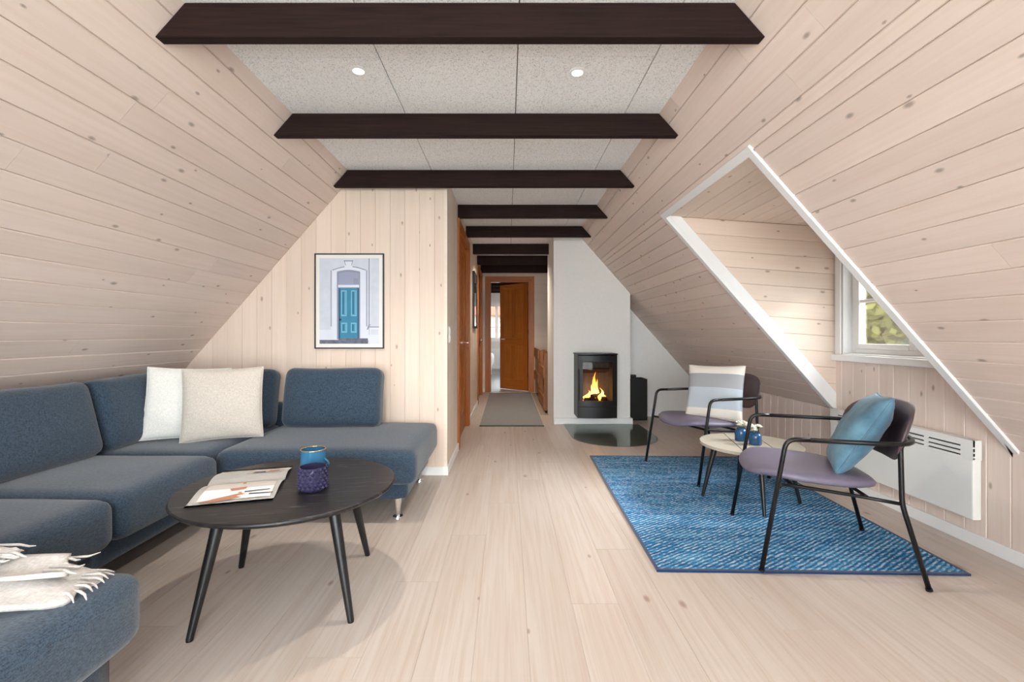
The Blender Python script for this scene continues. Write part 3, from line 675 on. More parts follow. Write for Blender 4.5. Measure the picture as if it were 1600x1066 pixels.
# hall mirror, switch, mat
mi = thing('hall_mirror', 'narrow black framed mirror on the hall wall between the doors', 'mirror', (XH, 6.5, 1.58))
bm = NB(); box(bm, .001, .016, -.27, .27, -.36, .36); obj('backing', bm, 'frameblack', mi)
for a, b, c, d in ((-.3, -.27, -.39, .39), (.27, .3, -.39, .39), (-.27, .27, -.39, -.36), (-.27, .27, .36, .39)):
    bm = NB(); box(bm, .001, .03, a, b, c, d, bev=.002); obj('frame', bm, 'frameblack', mi)
bm = NB(); box(bm, .016, .018, -.269, .269, -.359, .359); obj('mirror_glass', bm, 'mirror', mi)
sw = thing('light_switch', 'white wall switch on the hall wall by the partition corner', 'switch', (XH, 3.72, 1.1))
bm = NB(); box(bm, .0005, .010, -.042, .042, -.068, .068, bev=.003); obj('plate', bm, 'white', sw)
for z in (-.03, .03):
    bm = NB(); box(bm, .010, .014, -.024, .024, z-.024, z+.024, bev=.002); obj('rocker', bm, 'white', sw)
mt = thing('hall_mat', 'grey woven runner mat on the hall floor', 'mat', (.05, 6.97, 0))
bm = NB(); box(bm, -.385, .385, -1.495, 1.54, .0005, .007); obj('mat_body', bm, 'mat', mt)
for y in (-1.505, 1.54):
    bm = NB(); box(bm, -.388, .388, y-.012, y+.02, .0005, .0085, bev=.001); obj('binding', bm, 'matedge', mt)

# ------------------------------------------------------------------ stove
sx0, sx1, sy0, sy1, sz0, sz1 = .815, 1.275, 5.27, YC-.001, .135, .865
SW = (sx1-sx0)/2; SC = (sx0+sx1)/2
stv = thing('wood_stove', 'black wall-hung wood stove with a fire burning behind glass', 'stove', (SC, sy1, sz0))
D = sy1-sy0; H = sz1-sz0; bulge = .034
fy = lambda x: -D+bulge*(x/SW)**2            # convex front
N = 14; xs = [-SW+2*SW*i/N for i in range(N+1)]
def frontstrip(bm, x0, x1, z0, z1, th=.014, off=0.0):
    n = max(2, int((x1-x0)/.03)); q = [x0+(x1-x0)*i/n for i in range(n+1)]
    a = [(x, fy(x)-off) for x in q]; b = [(x, fy(x)-off+th) for x in q]
    lo = [bm.verts.new((*p, z0)) for p in a+b[::-1]]; hi = [bm.verts.new((*p, z1)) for p in a+b[::-1]]; m = len(lo)
    for i in range(m): bm.faces.new([lo[i], lo[(i+1) % m], hi[(i+1) % m], hi[i]])
    for i in range(n):
        for ring in (lo, hi): bm.faces.new([ring[i], ring[i+1], ring[m-2-i], ring[m-1-i]])
bm = NB(); box(bm, -SW, -SW+.012, -D+bulge, 0, 0, H); box(bm, SW-.012, SW, -D+bulge, 0, 0, H); box(bm, -SW+.012, SW-.012, -.012, 0, 0, H); box(bm, -SW+.012, SW-.012, -D+bulge+.02, -.012, .12, .135)
obj('body', bm, 'iron', stv)
for nm, z0, z1, e in (('top_plate', H, H+.014, .008), ('base_plate', -.006, 0, 0)):
    bm = NB(); pts = [(-SW-e, 0, z0)]+[(x*(1+e/SW), fy(x)-e, z0) for x in xs]+[(SW+e, 0, z0)]; prism(bm, pts, (0, 0, z1-z0)); obj(nm, bm, 'iron', stv)
dr = NB(); wz0, wz1, wx = .195, .65, .172
frontstrip(dr, -SW, SW, 0, .125); 
lower = obj('lower_panel', dr, 'iron', stv, True)
dr = NB(); frontstrip(dr, -SW, SW, wz1, H-.012, off=.004); frontstrip(dr, -SW, SW, .13, wz0, off=.004); frontstrip(dr, -SW, -wx, wz0, wz1, off=.004); frontstrip(dr, wx, SW, wz0, wz1, off=.004)
door = obj('stove_door', dr, 'iron', stv, True)
bm = NB(); frontstrip(bm, -wx-.01, wx+.01, wz0-.008, wz1+.008, .004, -.012); obj('door_glass', bm, 'stoveglass', door)
bm = NB(); frontstrip(bm, -wx-.02, wx+.02, wz1-.006, wz1+.006, .01, .008); obj('door_lip', bm, 'irondark', door)
bm = NB(); sweep(bm, fillet([(-SW+.012, fy(-SW)-.004, .2), (-SW+.012, fy(-SW)-.026, .2), (-SW+.012, fy(-SW)-.026, .56), (-SW+.012, fy(-SW)-.004, .56)], .012), .006); obj('door_handle', bm, 'irondark', door, smooth=True)
# lined burn chamber
bm = NB(); box(bm, -SW+.014, -SW+.04, -D+bulge+.03, -.04, .14, H-.05); box(bm, SW-.04, SW-.014, -D+bulge+.03, -.04, .14, H-.05); box(bm, -SW+.04, SW-.04, -.05, -.014, .14, H-.05)
box(bm, -SW+.04, SW-.04, -D+bulge+.03, -.05, .136, .15); obj('burn_chamber', bm, 'brick', stv)
bm = NB(); prism(bm, [(-.15, -.06, .50), (-.15, -.26, .56), (-.15, -.26, .575), (-.15, -.06, .515)], (.3, 0, 0)); obj('baffle_plate', bm, 'log', stv)
for a, b, r_ in (((-.13, -.2, .185), (.14, -.14, .18), .032), ((-.12, -.11, .19), (.12, -.2, .2), .030), ((-.05, -.22, .235), (.1, -.1, .25), .026)):
    bm = NB(); sweep(bm, [a, b], r_, 9); obj('log', bm, 'log', stv, 30)
bm = NB()
for i in range(26):
    x, y = random.uniform(-.14, .14), random.uniform(-.24, -.08); s = random.uniform(.008, .016); box(bm, x-s, x+s, y-s, y+s, .15, .15+s*1.6)
o = obj('embers', bm, 'ember', stv); o['kind'] = 'stuff'
rf = random.Random(3)
def flame(x, y, h, w, lean):
    bm = NB(); n = 9; prof = []
    for i in range(n+1):
        s = i/n; prof.append((w*.95*(math.sin(math.pi*min(1, s*.8+.16))**1.2)*(1-s)**.55, s*h, lean*s*s+.018*math.sin(s*7+x*40)*s))
    rings = [[bm.verts.new((dx+r*math.cos(2*math.pi*k/10), .5*r*math.sin(2*math.pi*k/10), z)) for k in range(10)] for r, z, dx in prof]
    for A, B in zip(rings, rings[1:]):
        for k in range(10): bm.faces.new([A[k], A[(k+1) % 10], B[(k+1) % 10], B[k]])
    obj('flame', bm, 'flame', stv, 'all', (x, y, .185))
for a in ((-.005, -.17, .34, .046, .005), (.03, -.15, .25, .038, -.02), (-.04, -.14, .19, .036, .02), (-.09, -.17, .12, .03, .015), (.085, -.17, .15, .026, -.02), (-.12, -.14, .07, .024, .01), (.05, -.2, .11, .03, .01), (.115, -.13, .08, .022, -.01)): flame(*a)
fl2 = lamp('fire_light', 'POINT', (SC, sy1-.2, sz0+.3), 1.6, (1, .5, .18), shadow_soft_size=.06)
# glass hearth plate
bm = NB(); gx, gw, gy0, gy1 = 1.14, .455, 4.9, 5.565
pts = [(gx-gw, gy1, .001), (gx-gw, gy0, .001)]+[(gx-gw*math.cos(math.pi*i/24), gy0-.44*math.sin(math.pi*i/24), .001) for i in range(1, 24)]+[(gx+gw, gy0, .001), (gx+gw, gy1, .001)]
pts = [(p[0]-gx, p[1]-5.2, p[2]) for p in pts]
prism(bm, pts, (0, 0, .008)); tag(obj('hearth_plate', bm, 'floorglass', loc=(gx, 5.2, 0)), 'clear glass hearth plate with rounded front lying before the stove', 'hearth plate')
# log bin beside the chimney
lb = thing('log_bin', 'tall black metal bin beside the white chimney', 'bin', (1.665, 5.96, 0))
bm = NB(); h = .53
for a in ((-.125, .125, -.125, -.119), (-.125, .125, .119, .125), (-.125, -.119, -.119, .119), (.119, .125, -.119, .119)): box(bm, *a, .0, h)
box(bm, -.119, .119, -.119, .119, 0, .01); obj('bin_body', bm, 'iron', lb)
bm = NB(); box(bm, -.06, .01, -.03, .03, .01, .575, bev=.004); obj('firewood', bm, 'irondark', lb)
bm = NB(); sweep(bm, fillet([(-.085, -.09, .02), (-.085, -.09, .60), (-.085, -.06, .63)], .02), .005, 8); obj('poker', bm, 'chrome', lb, smooth=True)

# ------------------------------------------------------------------ heater on the right wall
he = thing('wall_heater', 'long white electric panel heater on the low boarded wall', 'heater', (XR, 2.84, .15))
L2 = .515; bm = NB(); box(bm, -.065, -.02, -L2, L2, 0, .31, bev=.008); box(bm, -.065, -.02, -L2, L2, .306, .31); obj('front_panel', bm, 'heater', he)
bm = NB()
slots = [.322, .345, .370]; z = .31
bars = [(.31, .318), (.326, .341), (.349, .366), (.374, .408)]
for a, b in bars: box(bm, -.065, -.055, -L2, L2, a, b)
for y in (-L2, -.26, -.01, .24, L2-.065): box(bm, -.0648, -.055, y, y+(.065 if abs(y) > .4 else .02), .31, .408)
box(bm, -.055, -.02, -L2, -L2+.01, .31, .408); box(bm, -.055, -.02, L2-.01, L2, .31, .408); box(bm, -.055, -.02, -L2+.01, L2-.01, .398, .408); obj('grille', bm, 'heater', he)
bm = NB(); box(bm, -.03, -.021, -L2+.01, L2-.01, .311, .397); obj('slot_shadow', bm, 'slot', he)
for y in (-.3, .3):
    bm = NB(); box(bm, -.02, -.0005, y-.03, y+.03, .05, .38); obj('wall_bracket', bm, 'slot', he)

# ------------------------------------------------------------------ sofa
so = thing('sectional_sofa', 'large slate blue corner sofa along the boarded walls', 'sofa', (-1.7, 2.2, 0))
def spart(nm, bm, loc, rot=(0, 0, 0), mat='sofa', sm='all', par=so):
    o = obj(nm, bm, mat, par, sm); o.location = Vector(loc)-Vector((-1.7, 2.2, 0)) if par is so else loc; o.rotation_euler = rot; return o
def blk(nm, x0, x1, y0, y1, z0, z1, r=.02): return spart(nm, rbox(x1-x0, y1-y0, z1-z0, r, 6), ((x0+x1)/2, (y0+y1)/2, (z0+z1)/2))
blk('base', -2.64, -1.70, .45, 3.5, .12, .235); blk('base', -1.72, -.60, 2.70, 3.5, .12, .235); blk('base', -1.72, -1.09, .45, 1.26, .12, .235)
blk('back_frame', -2.68, -2.46, .45, 3.53, .2, .58, .03); blk('back_frame', -2.5, -1.02, 3.42, 3.545, .2, .58, .03)
def seat(x0, x1, y0, y1, puff=.012, n=14, seed=0, z0=.228, z1=.432):
    o = spart('seat_cushion', rbox(x1-x0, y1-y0, z1-z0, .055, n, puff, wob=.003, seed=seed), ((x0+x1)/2, (y0+y1)/2, (z0+z1)/2))
    return o
seat(-2.46, -1.692, 2.548, 3.44, seed=1); seat(-1.688, -.53, 2.60, 3.50, seed=2); seat(-2.46, -1.60, 1.886, 2.545, seed=3); seat(-2.46, -1.60, 1.322, 1.882, seed=4); seat(-2.46, -1.035, .47, 1.318, seed=5)
def backc(loc, w, h, t, rz, tilt, seed):
    # stands on the seat: local x width, y height, z thickness
    o = spart('back_cushion', rbox(w, h, t, .06, 14, .028, wob=.006, seed=seed), loc)
    o.rotation_euler = (Matrix.Rotation(rz, 3, 'Z') @ Matrix.Rotation(math.pi/2-tilt, 3, 'X')).to_euler(); return o
backc((-2.335, 2.135, .632), .78, .42, .17, math.pi/2, .27, 11)
backc((-2.345, 2.87, .635), .66, .42, .17, math.pi/2, .25, 12)
backc((-1.98, 3.315, .635), .60, .42, .16, 0, .22, 13)
backc((-1.265, 3.33, .638), .70, .43, .17, 0, .24, 14)
for x, y in ((-.66, 2.74), (-.66, 3.42), (-1.16, 1.22), (-1.16, .52), (-2.5, .52), (-2.5, 2.0), (-2.5, 3.4)):
    bm = NB(); lathe(bm, [(0, .121), (.026, .121), (.013, .012), (.03, .011), (.032, .001), (0, .001)], 16); spart('leg', bm, (x, y, 0), mat='chrome', sm=40)
# seams along the cushions
for x0, x1, y0, y1 in ((-1.688, -.53, 2.60, 3.50), (-2.46, -1.035, .47, 1.318)): pass

def place_pillow(name, a, T, mat, loc, rz, tilt, label, seed, spin=0, b=None, group=None, piping=None):
    r_ = thing(name, label, 'pillow', loc, 0, group)
    r_.rotation_euler = (Matrix.Rotation(rz, 3, 'Z') @ Matrix.Rotation(math.pi/2-tilt, 3, 'X') @ Matrix.Rotation(spin, 3, 'Z')).to_euler()
    bm, rim = pillow(a, T, seed=seed, b=b); obj('cover', bm, mat, r_, 'all')
    bm = NB(); sweep(bm, rim, .0045, 6, closed=True); obj('piping', bm, piping or mat, r_, 'all')
    return r_
place_pillow('throw_pillow', .225, .066, 'beigelinen', (-1.80, 2.885, .662), .38, .20, 'plain beige linen throw pillow leaning in the sofa corner', 4, spin=.02)
place_pillow('throw_pillow', .225, .066, 'whitelinen', (-2.04, 2.905, .665), .46, .22, 'white linen throw pillow tucked behind the beige pillow', 7, spin=-.05)
# ------------------------------------------------------------------ knitted throw on the near end of the sofa
tb = thing('throw_blanket', 'off-white fringed wool throw lying on the sofa end seat', 'blanket', (-1.6, 1.17, .459))
def sheet(x0, x1, y0, y1, z, seed, amp, nx=44, ny=14, th=.012, skew=0.0, drop=0):
    rnd = random.Random(seed); p = [rnd.random()*6 for _ in range(6)]; bm = NB(); top = []
    for i in range(nx+1):
        s = i/nx; row = []
        for j in range(ny+1):
            q = j/ny; e_ = max(0, (s-.72)/.28); qq = .5+(q-.5)*(1-.38*e_*e_); x = x0+(x1-x0)*s+.02*math.sin(q*7+p[0])*s-.05*e_*(2*q-1)**2; y = y0+(y1-y0)*qq+skew*s+.014*math.sin(s*7+p[1])
            zz = z+amp*(math.sin(q*9+2.2*math.sin(s*3+p[2])+p[3])*.6+math.sin(s*11+q*4+p[4])*.35)+amp
            if drop and s > .86: zz -= drop*((s-.86)/.14)**2
            row.append(bm.verts.new((x, y, zz)))
        top.append(row)
    for i in range(nx):
        for j in range(ny): bm.faces.new([top[i][j], top[i+1][j], top[i+1][j+1], top[i][j+1]])
    bmesh.ops.recalc_face_normals(bm, faces=bm.faces); bmesh.ops.solidify(bm, geom=bm.faces[:], thickness=th); return bm
obj('lower_fold', sheet(-.75, .52, -.155, .10, .001, 1, .009, skew=.035, drop=.022), 'throw', tb, 'all')
obj('middle_fold', sheet(-.75, .45, -.075, .115, .024, 2, .011, skew=.0, th=.012), 'throw', tb, 'all')
obj('upper_fold', sheet(-.75, .30, -.03, .12, .052, 3, .013, skew=-.01, th=.012), 'throw', tb, 'all')
fr = random.Random(9)
for k in range(30):
    if k in (0, 3, 1, 4, 7, 2, 5, 10, 16, 20, 26): continue
    lay = k % 3; j = (k//3)/9; x = (.50, .43, .28)[lay]-.05*(2*j-1)**2; y = (-.06, -.045, -.015)[lay]+(.15, .12, .095)[lay]*j+fr.uniform(-.006, .006); z = (-.008, .03, .062)[lay]
    L = fr.uniform(.03, .075); a = fr.uniform(-.35, .35)+(j-.6)*.5; bm = NB(); up = fr.uniform(-.006, .008)
    pts = [(x-.03, y, z), (x+L*.4, y+L*.3*a, z+up*.6), (x+L*.75, y+L*.6*a, z+up*.3-.004), (x+L, y+L*a, z-(.002 if lay else .012))]
    sweep(bm, pts, [.0035, .0038, .003, .0012], 6); obj('fringe', bm, 'throw', tb, 'all')

# ------------------------------------------------------------------ coffee table, magazine, glasses
TX, TY, TZ = -.925, 1.95, .462
ct = thing('coffee_table', 'round black coffee table with splayed legs in front of the sofa', 'table', (TX, TY, 0))
bm = NB(); n = 64; rx, ry = .432, .425
for prof in [[(.0, TZ), (.985, TZ), (.996, TZ-.003), (1.0, TZ-.008), (.985, TZ-.016), (.94, TZ-.026), (0, TZ-.026)]]:
    rings = [[bm.verts.new((rx*r*math.cos(2*math.pi*k/n), ry*r*math.sin(2*math.pi*k/n), z)) for k in range(n)] if r else [bm.verts.new((0, 0, z))] for r, z in prof]
    for A, B in zip(rings, rings[1:]):
        for k in range(n):
            if len(A) == 1: bm.faces.new([A[0], B[k], B[(k+1) % n]])
            elif len(B) == 1: bm.faces.new([A[k], A[(k+1) % n], B[0]])
            else: bm.faces.new([A[k], A[(k+1) % n], B[(k+1) % n], B[k]])
o = obj('tabletop', bm, 'blacktop', ct, 30); o.rotation_euler = (0, 0, math.radians(12))
for fx, fy_ in ((-1.141, 1.635), (-.60, 1.744), (-1.257, 2.152), (-.698, 2.27)):
    dx, dy = fx-TX, fy_-TY; bm = NB(); top = Vector((dx*.72, dy*.72, TZ-.024)); bot = Vector((dx, dy, .006)); 
    sweep(bm, [bot, bot.lerp(top, .5), top], [.0125, .0185, .023], 16); l_ = obj('leg', bm, 'blackwood', ct, 40)
    bm = NB(); sweep(bm, [(dx, dy, .0005), (dx, dy, .007)], .012, 12); obj('foot_glide', bm, 'black', l_)
# open magazine
mg = thing('open_magazine', 'open glossy magazine lying on the black coffee table', 'magazine', (-1.115, 1.95, TZ), math.radians(16.5))
def page(y0, y1, sgn, z0):
    bm = NB(); n = 12; w = .148; rows_ = []
    for i in range(n+1):
        s = i/n; y = y0+(y1-y0)*s; z = z0+.020*math.sin(math.pi*min(1, s*1.15))**1.0*(1-s*.7)+.003
        rows_.append([bm.verts.new((-w, y, z)), bm.verts.new((w, y, z))])
    for a, b in zip(rows_, rows_[1:]): bm.faces.new([a[0], a[1], b[1], b[0]])
    bmesh.ops.solidify(bm, geom=bm.faces[:], thickness=.003); return bm
zp = lambda s: .001+.020*math.sin(math.pi*min(1, s*1.15))*(1-s*.7)+.003
PG = [('page', 0.0, -.255), ('page', 0.0, .215)]
for nm, a, b in PG: obj(nm, page(a, b, 1, .001), 'paper', mg, 'all')
def printed(parent, shapes, a, b):
    """flat print following the page curve: quads in (x, s)"""
    bm = NB()
    for i, (pts, m) in enumerate(shapes):
        f = bm.faces.new([bm.verts.new((x, a+(b-a)*s, zp(s)+.0022+.0003*i)) for x, s in pts]); f.material_index = m
    o = obj('printed_picture', bm, ['ink', 'ink2', 'ink3', 'paper'], parent); return o
near = []
for k in range(6):
    s0, s1 = .12+k*.12, .12+(k+1)*.12; near.append(([(-.12, s0), (.13, s0), (.13, s1), (-.12, s1)], 0 if k < 3 else 3))
near += [([(-.075, .80), (.02, .66), (.035, .70), (-.05, .86)], 1), ([(-.12, .86), (.0, .74), (.03, .8), (-.06, .92)], 1), ([(.0, .2), (.012, .2), (.02, .66), (.008, .66)], 1), ([(.03, .62), (.12, .60), (.12, .63), (.03, .66)], 2), ([(.05, .7), (.135, .72), (.135, .75), (.05, .74)], 2), ([(-.03, .5), (.03, .46), (.03, .54), (-.02, .58)], 1)]
printed(mg, near, 0, -.255)
far = [([(-.02, .35), (.12, .35), (.12, .5), (-.02, .5)], 0), ([(-.02, .5), (.12, .5), (.12, .68), (-.02, .68)], 0), ([(.0, .36), (.06, .36), (.05, .48), (.01, .48)], 2), ([(.06, .4), (.11, .4), (.11, .55), (.07, .55)], 1)]
printed(mg, far, 0, .215)
# two glass tealight holders
def tumbler(name, r, h, mat, loc, label, rim, knobs):
    g_ = thing(name, label, 'candle holder', loc)
    bm = NB(); lathe(bm, [(0, .0005), (r*.86, .0005), (r*.97, .012), (r, h*.5), (r*.97, h), (r*.91, h), (r*.93, h*.5), (r*.86, .016), (0, .014)], 32); obj('glass_body', bm, mat, g_, 50)
    if rim:
        bm = NB(); sweep(bm, [(r*.94*math.cos(2*math.pi*k/32), r*.94*math.sin(2*math.pi*k/32), h) for k in range(32)], .0028, 6, closed=True); obj('gold_rim', bm, 'gold', g_, 'all')
    if knobs:
        bm = NB(); nrow = 6; nc = 16
        for j in range(nrow):
            z = .012+j*(h-.02)/(nrow-1)
            for k in range(nc):
                a = 2*math.pi*(k+.5*(j % 2))/nc; c = Vector((math.cos(a), math.sin(a), 0)); p = c*r*.975+Vector((0, 0, z)); tdir = Vector((-c.y, c.x, 0)); w = .0092
                q = [bm.verts.new(p+tdir*w), bm.verts.new(p+Vector((0, 0, w))), bm.verts.new(p-tdir*w), bm.verts.new(p-Vector((0, 0, w)))]; ap = bm.verts.new(p+c*.009)
                for i in range(4): bm.faces.new([q[i], q[(i+1) % 4], ap])
        obj('hobnail_relief', bm, mat, g_)
    return g_
g1 = tumbler('candle_glass', .055, .094, 'purpleglass', (-.805, 1.885, TZ), 'purple hobnail glass candle holder on the black coffee table', False, True)
g2 = tumbler('candle_glass', .055, .128, 'blueglass', (-.865, 2.03, TZ), 'smooth blue glass candle holder with gold rim on the coffee table', True, False)
bm = NB(); sweep(bm, [(.055+.0*k, -.012+.0*k, .09) for k in range(1)]+[(.055+.018*math.sin(math.pi*k/8), -.012, .09-.045*k/8) for k in range(1, 9)], .0045, 8); obj('curled_handle', bm, 'blueglass', g2, 'all')

# ------------------------------------------------------------------ framed print
fp = thing('framed_print', 'black framed print of a teal door in a pale stone front', 'picture', ((-1.506-.965)/2, YP, 1.362))
fw, fh = .2705, .3715
bm = NB(); box(bm, -fw+.008, fw-.008, -.012, -.0005, -fh+.008, fh-.008); obj('mount', bm, 'paper', fp)
for a, b, c, d in ((-fw, -fw+.009, -fh, fh), (fw-.009, fw, -fh, fh), (-fw+.009, fw-.009, -fh, -fh+.009), (-fw+.009, fw-.009, fh-.009, fh)):
    bm = NB(); box(bm, a, b, -.022, -.0005, c, d, bev=.0015); obj('frame', bm, 'frameblack', fp)
PX = lambda u: (u-388)/640*.541; PZ = lambda v: (535-v)/880*.743   # zoomed-print coordinates to metres
bm = NB(); lay = [0]
def poly(pts, m): 
    lay[0] += 1; f = bm.faces.new([bm.verts.new((PX(u), -.0124-.00006*lay[0], PZ(v))) for u, v in pts]); f.material_index = m
R4 = lambda a, b, c, d: [(a, c), (b, c), (b, d), (a, d)]
poly(R4(112, 662, 138, 930), 0)
poly(R4(112, 662, 800, 900), 1); poly(R4(112, 560, 895, 930), 9); poly(R4(218, 552, 250, 890), 1)
arc = [(230, 250)]+[(230+310*i/12, 250-34*math.sin(math.pi*i/12)-6) for i in range(13)]+[(540, 250)]
poly(arc, 1)
for i in range(12):
    a = 230+310*i/12; b = 230+310*(i+1)/12; fa = 250-34*math.sin(math.pi*i/12); fb = 250-34*math.sin(math.pi*(i+1)/12)
    if not 350 < (a+b)/2 < 420: poly([(a, fa-6), (b, fb-6), (b, fb+3), (a, fa+3)], 2)
poly([(335, 160), (425, 160), (412, 250), (350, 250)], 1); poly([(335, 158), (425, 158), (422, 168), (338, 168)], 2); poly([(338, 165), (346, 165), (356, 205), (350, 205)], 2); poly([(414, 165), (422, 165), (412, 205), (406, 205)], 2)
poly(R4(215, 224, 250, 770), 2); poly(R4(543, 552, 250, 770), 2); poly(R4(566, 576, 140, 760), 2); poly([(566, 750), (584, 750), (560, 800), (548, 800)], 2); poly(R4(578, 586, 140, 750), 1)
poly([(273, 890)]+[(273+215*i/10, 262-16*math.sin(math.pi*i/10)) for i in range(11)]+[(488, 890)], 2)
poly([(292, 385)]+[(292+182*i/10, 278-12*math.sin(math.pi*i/10)) for i in range(11)]+[(474, 385)], 7); poly(R4(425, 468, 325, 380), 2)
poly(R4(285, 478, 385, 408), 1); poly(R4(288, 476, 415, 885), 4); poly(R4(288, 304, 415, 885), 6); poly(R4(464, 478, 415, 885), 6)
for a, b, c, d in ((312, 364, 435, 675), (404, 456, 435, 675), (314, 368, 735, 828), (402, 456, 735, 828)):
    poly(R4(a, b, c, d), 5); poly(R4(a+10, b-8, c+12, d-14), 4); poly(R4(a+14, a+22, c+16, d-18), 6); poly(R4(b-18, b-10, c+16, d-18), 5)
poly(R4(296, 314, 698, 716), 8); poly(R4(288, 560, 880, 915), 9); poly(R4(570, 662, 770, 850), 2); poly(R4(574, 662, 780, 930), 1); poly(R4(585, 655, 796, 846), 0)
obj('printed_door_picture', bm, ['facade', 'facadelt', 'facadedk', 'paper', 'teal', 'teallt', 'tealdk', 'pane', 'frameblack', 'steps'], fp)

# ------------------------------------------------------------------ rug
rg = thing('blue_rug', 'blue flat-woven rug with navy binding under the armchairs', 'rug', (1.425, 3.09, 0), math.radians(-1.4))
rw, rl2 = .71, 1.0; bm = NB(); box(bm, -rw+.014, rw-.014, -rl2+.016, rl2-.016, .0005, .009); obj('woven_field', bm, 'rug', rg)
for a in ((-rw, rw, -rl2, -rl2+.018), (-rw, rw, rl2-.018, rl2), (-rw, -rw+.014, -rl2+.018, rl2-.018), (rw-.014, rw, -rl2+.018, rl2-.018)):
    bm = NB(); box(bm, *a, .0005, .0105, bev=.002); obj('binding', bm, 'navy', rg)
RZ = .0126
# ------------------------------------------------------------------ lounge chairs
def chair(loc, ang, label, drop=0):
    c = thing('lounge_chair', label, 'chair', (*loc, RZ), ang, 'mauve lounge chairs on the blue rug'); R = .0105
    # seat pad: superellipse, tilted back
    bm = NB(); n = 44; e = 2.7
    def ring(sc, z):
        out = []
        for k in range(n):
            a = 2*math.pi*k/n; ca, sa = math.cos(a), math.sin(a)
            x = .05+.285*sc*math.copysign(abs(ca)**(2/e), ca); y = (.275+.012*(x-.05)/.285)*sc*math.copysign(abs(sa)**(2/e), sa)
            zt = .405+.035*(x+.2)/.5-.012*max(0, 1-(y/.2)**2)*sc
            if x > .2: zt -= .03*((x-.2)/.135)**2
            out.append(bm.verts.new((x, y, zt+z)))
        return out
    prof = [(.0, .022), (.55, .021), (.82, .017), (.95, .008), (1.0, -.006), (.985, -.02), (.93, -.028), (.6, -.03), (0, -.03)]
    rings = [ring(max(s, .001), z) for s, z in prof]
    for A, B in zip(rings, rings[1:]):
        for k in range(n): bm.faces.new([A[k], A[(k+1) % n], B[(k+1) % n], B[k]])
    bmesh.ops.remove_doubles(bm, verts=bm.verts[:], dist=.0008); obj('seat', bm, 'leather', c, 'all')
    # backrest: curved pill, tilted
    bm = NB(); n = 40
    def bp(u, v, t):
        y = u*.305; z = v*.135; f = -.335+.30*(y*y)/.3-.30*z+t*(1)
        return (f, y, .635+z)
    for t0, t1 in ((-.011, .013),):
        fr_ = []
        for sc, tt in ((.0, t1), (.5, t1), (.85, t1-.001), (.97, t1-.006), (1.0, 0), (.97, t0+.004), (.85, t0), (.5, t0), (0, t0)):
            rr_ = []
            for k in range(n):
                a = 2*math.pi*k/n; ca, sa = math.cos(a), math.sin(a); e = 2.9
                rr_.append(bm.verts.new(bp(max(sc, .002)*math.copysign(abs(ca)**(2/e), ca), max(sc, .002)*math.copysign(abs(sa)**(2/2.5), sa), tt)))
            fr_.append(rr_)
        for A, B in zip(fr_, fr_[1:]):
            for k in range(n): bm.faces.new([A[k], A[(k+1) % n], B[(k+1) % n], B[k]])
    bmesh.ops.remove_doubles(bm, verts=bm.verts[:], dist=.0008); obj('backrest', bm, 'plum', c, 'all')
    za = .612
    for s in (-1, 1):
        bm = NB(); sweep(bm, fillet([(.318, .34*s, .001), (.215, .335*s, za), (.12, .33*s, za)], .075, 8), R, 10); lg = obj('front_leg', bm, 'black', c, 'all')
        bm = NB(); sweep(bm, [(.3185, .34*s, .0), (.316, .34*s, .01)], R+.0025, 10); obj('foot_cap', bm, 'black', lg)
        bm = NB(); sweep(bm, fillet([(-.335, .305*s, .001-(drop if s > 0 else 0)), (-.247, .285*s, .345), (-.245, .275*s, .60), (-.285, .25*s, .612)], .03, 6), R, 10); lg = obj('rear_leg', bm, 'black', c, 'all')
        bm = NB(); sweep(bm, [(-.3352, .305*s, -(drop if s > 0 else 0)), (-.3325, .3045*s, .01-(drop if s > 0 else 0))], R+.0025, 10); obj('foot_cap', bm, 'black', lg)
        bm = NB(); sweep(bm, fillet([(.252, .335*s, .385), (.2, .25*s, .382), (-.12, .25*s, .352), (-.247, .285*s, .345)], .05, 6), .008, 8); obj('seat_rail', bm, 'black', c, 'all')
    bm = NB(); sweep(bm, [(.16, -.25, .374), (.16, 0, .366), (.16, .25, .374)], .008, 8); obj('cross_bar', bm, 'black', c, 'all')
    bm = NB(); sweep(bm, [(-.13, -.25, .354), (-.13, 0, .348), (-.13, .25, .354)], .008, 8); obj('cross_bar', bm, 'black', c, 'all')
    # arm rail loops round behind the backrest
    pts = [(.12, -.33, za), (-.12, -.325, za), (-.25, -.30, za)]
    loop = [(.12, -.33, za), (-.17, -.325, za)]+[(-.17-.185*math.sin(math.pi*k/14)**.8, -.325*math.cos(math.pi*k/14), za) for k in range(1, 14)]+[(-.17, .325, za), (.12, .33, za)]
    bm = NB(); sweep(bm, loop, R, 10); obj('arm_rail', bm, 'black', c, 'all')
    return c
CB = (1.567, 2.335); CA = (1.584, 3.668)
chair(CB, math.radians(164), 'mauve lounge chair with thin black arms holding the blue velvet pillow', .009)
chair(CA, math.radians(195), 'mauve lounge chair with thin black arms holding the striped pillow')
F = Vector((math.cos(math.radians(164)), math.sin(math.radians(164)), 0)); Lt = Vector((-F.y, F.x, 0))
p = Vector((*CB, 0))-F*.195+Vector((0, 0, .614))
place_pillow('throw_pillow', .215, .08, 'velvet', p, math.radians(147+90), .52, 'blue velvet throw pillow leaning on a lounge chair back', 21, spin=.06)
place_pillow('throw_pillow', .215, .07, 'striped', (1.635, 3.60, .645), math.radians(-45), .27, 'cream and grey striped throw pillow on the lounge chair near the stove', 22, spin=.03)
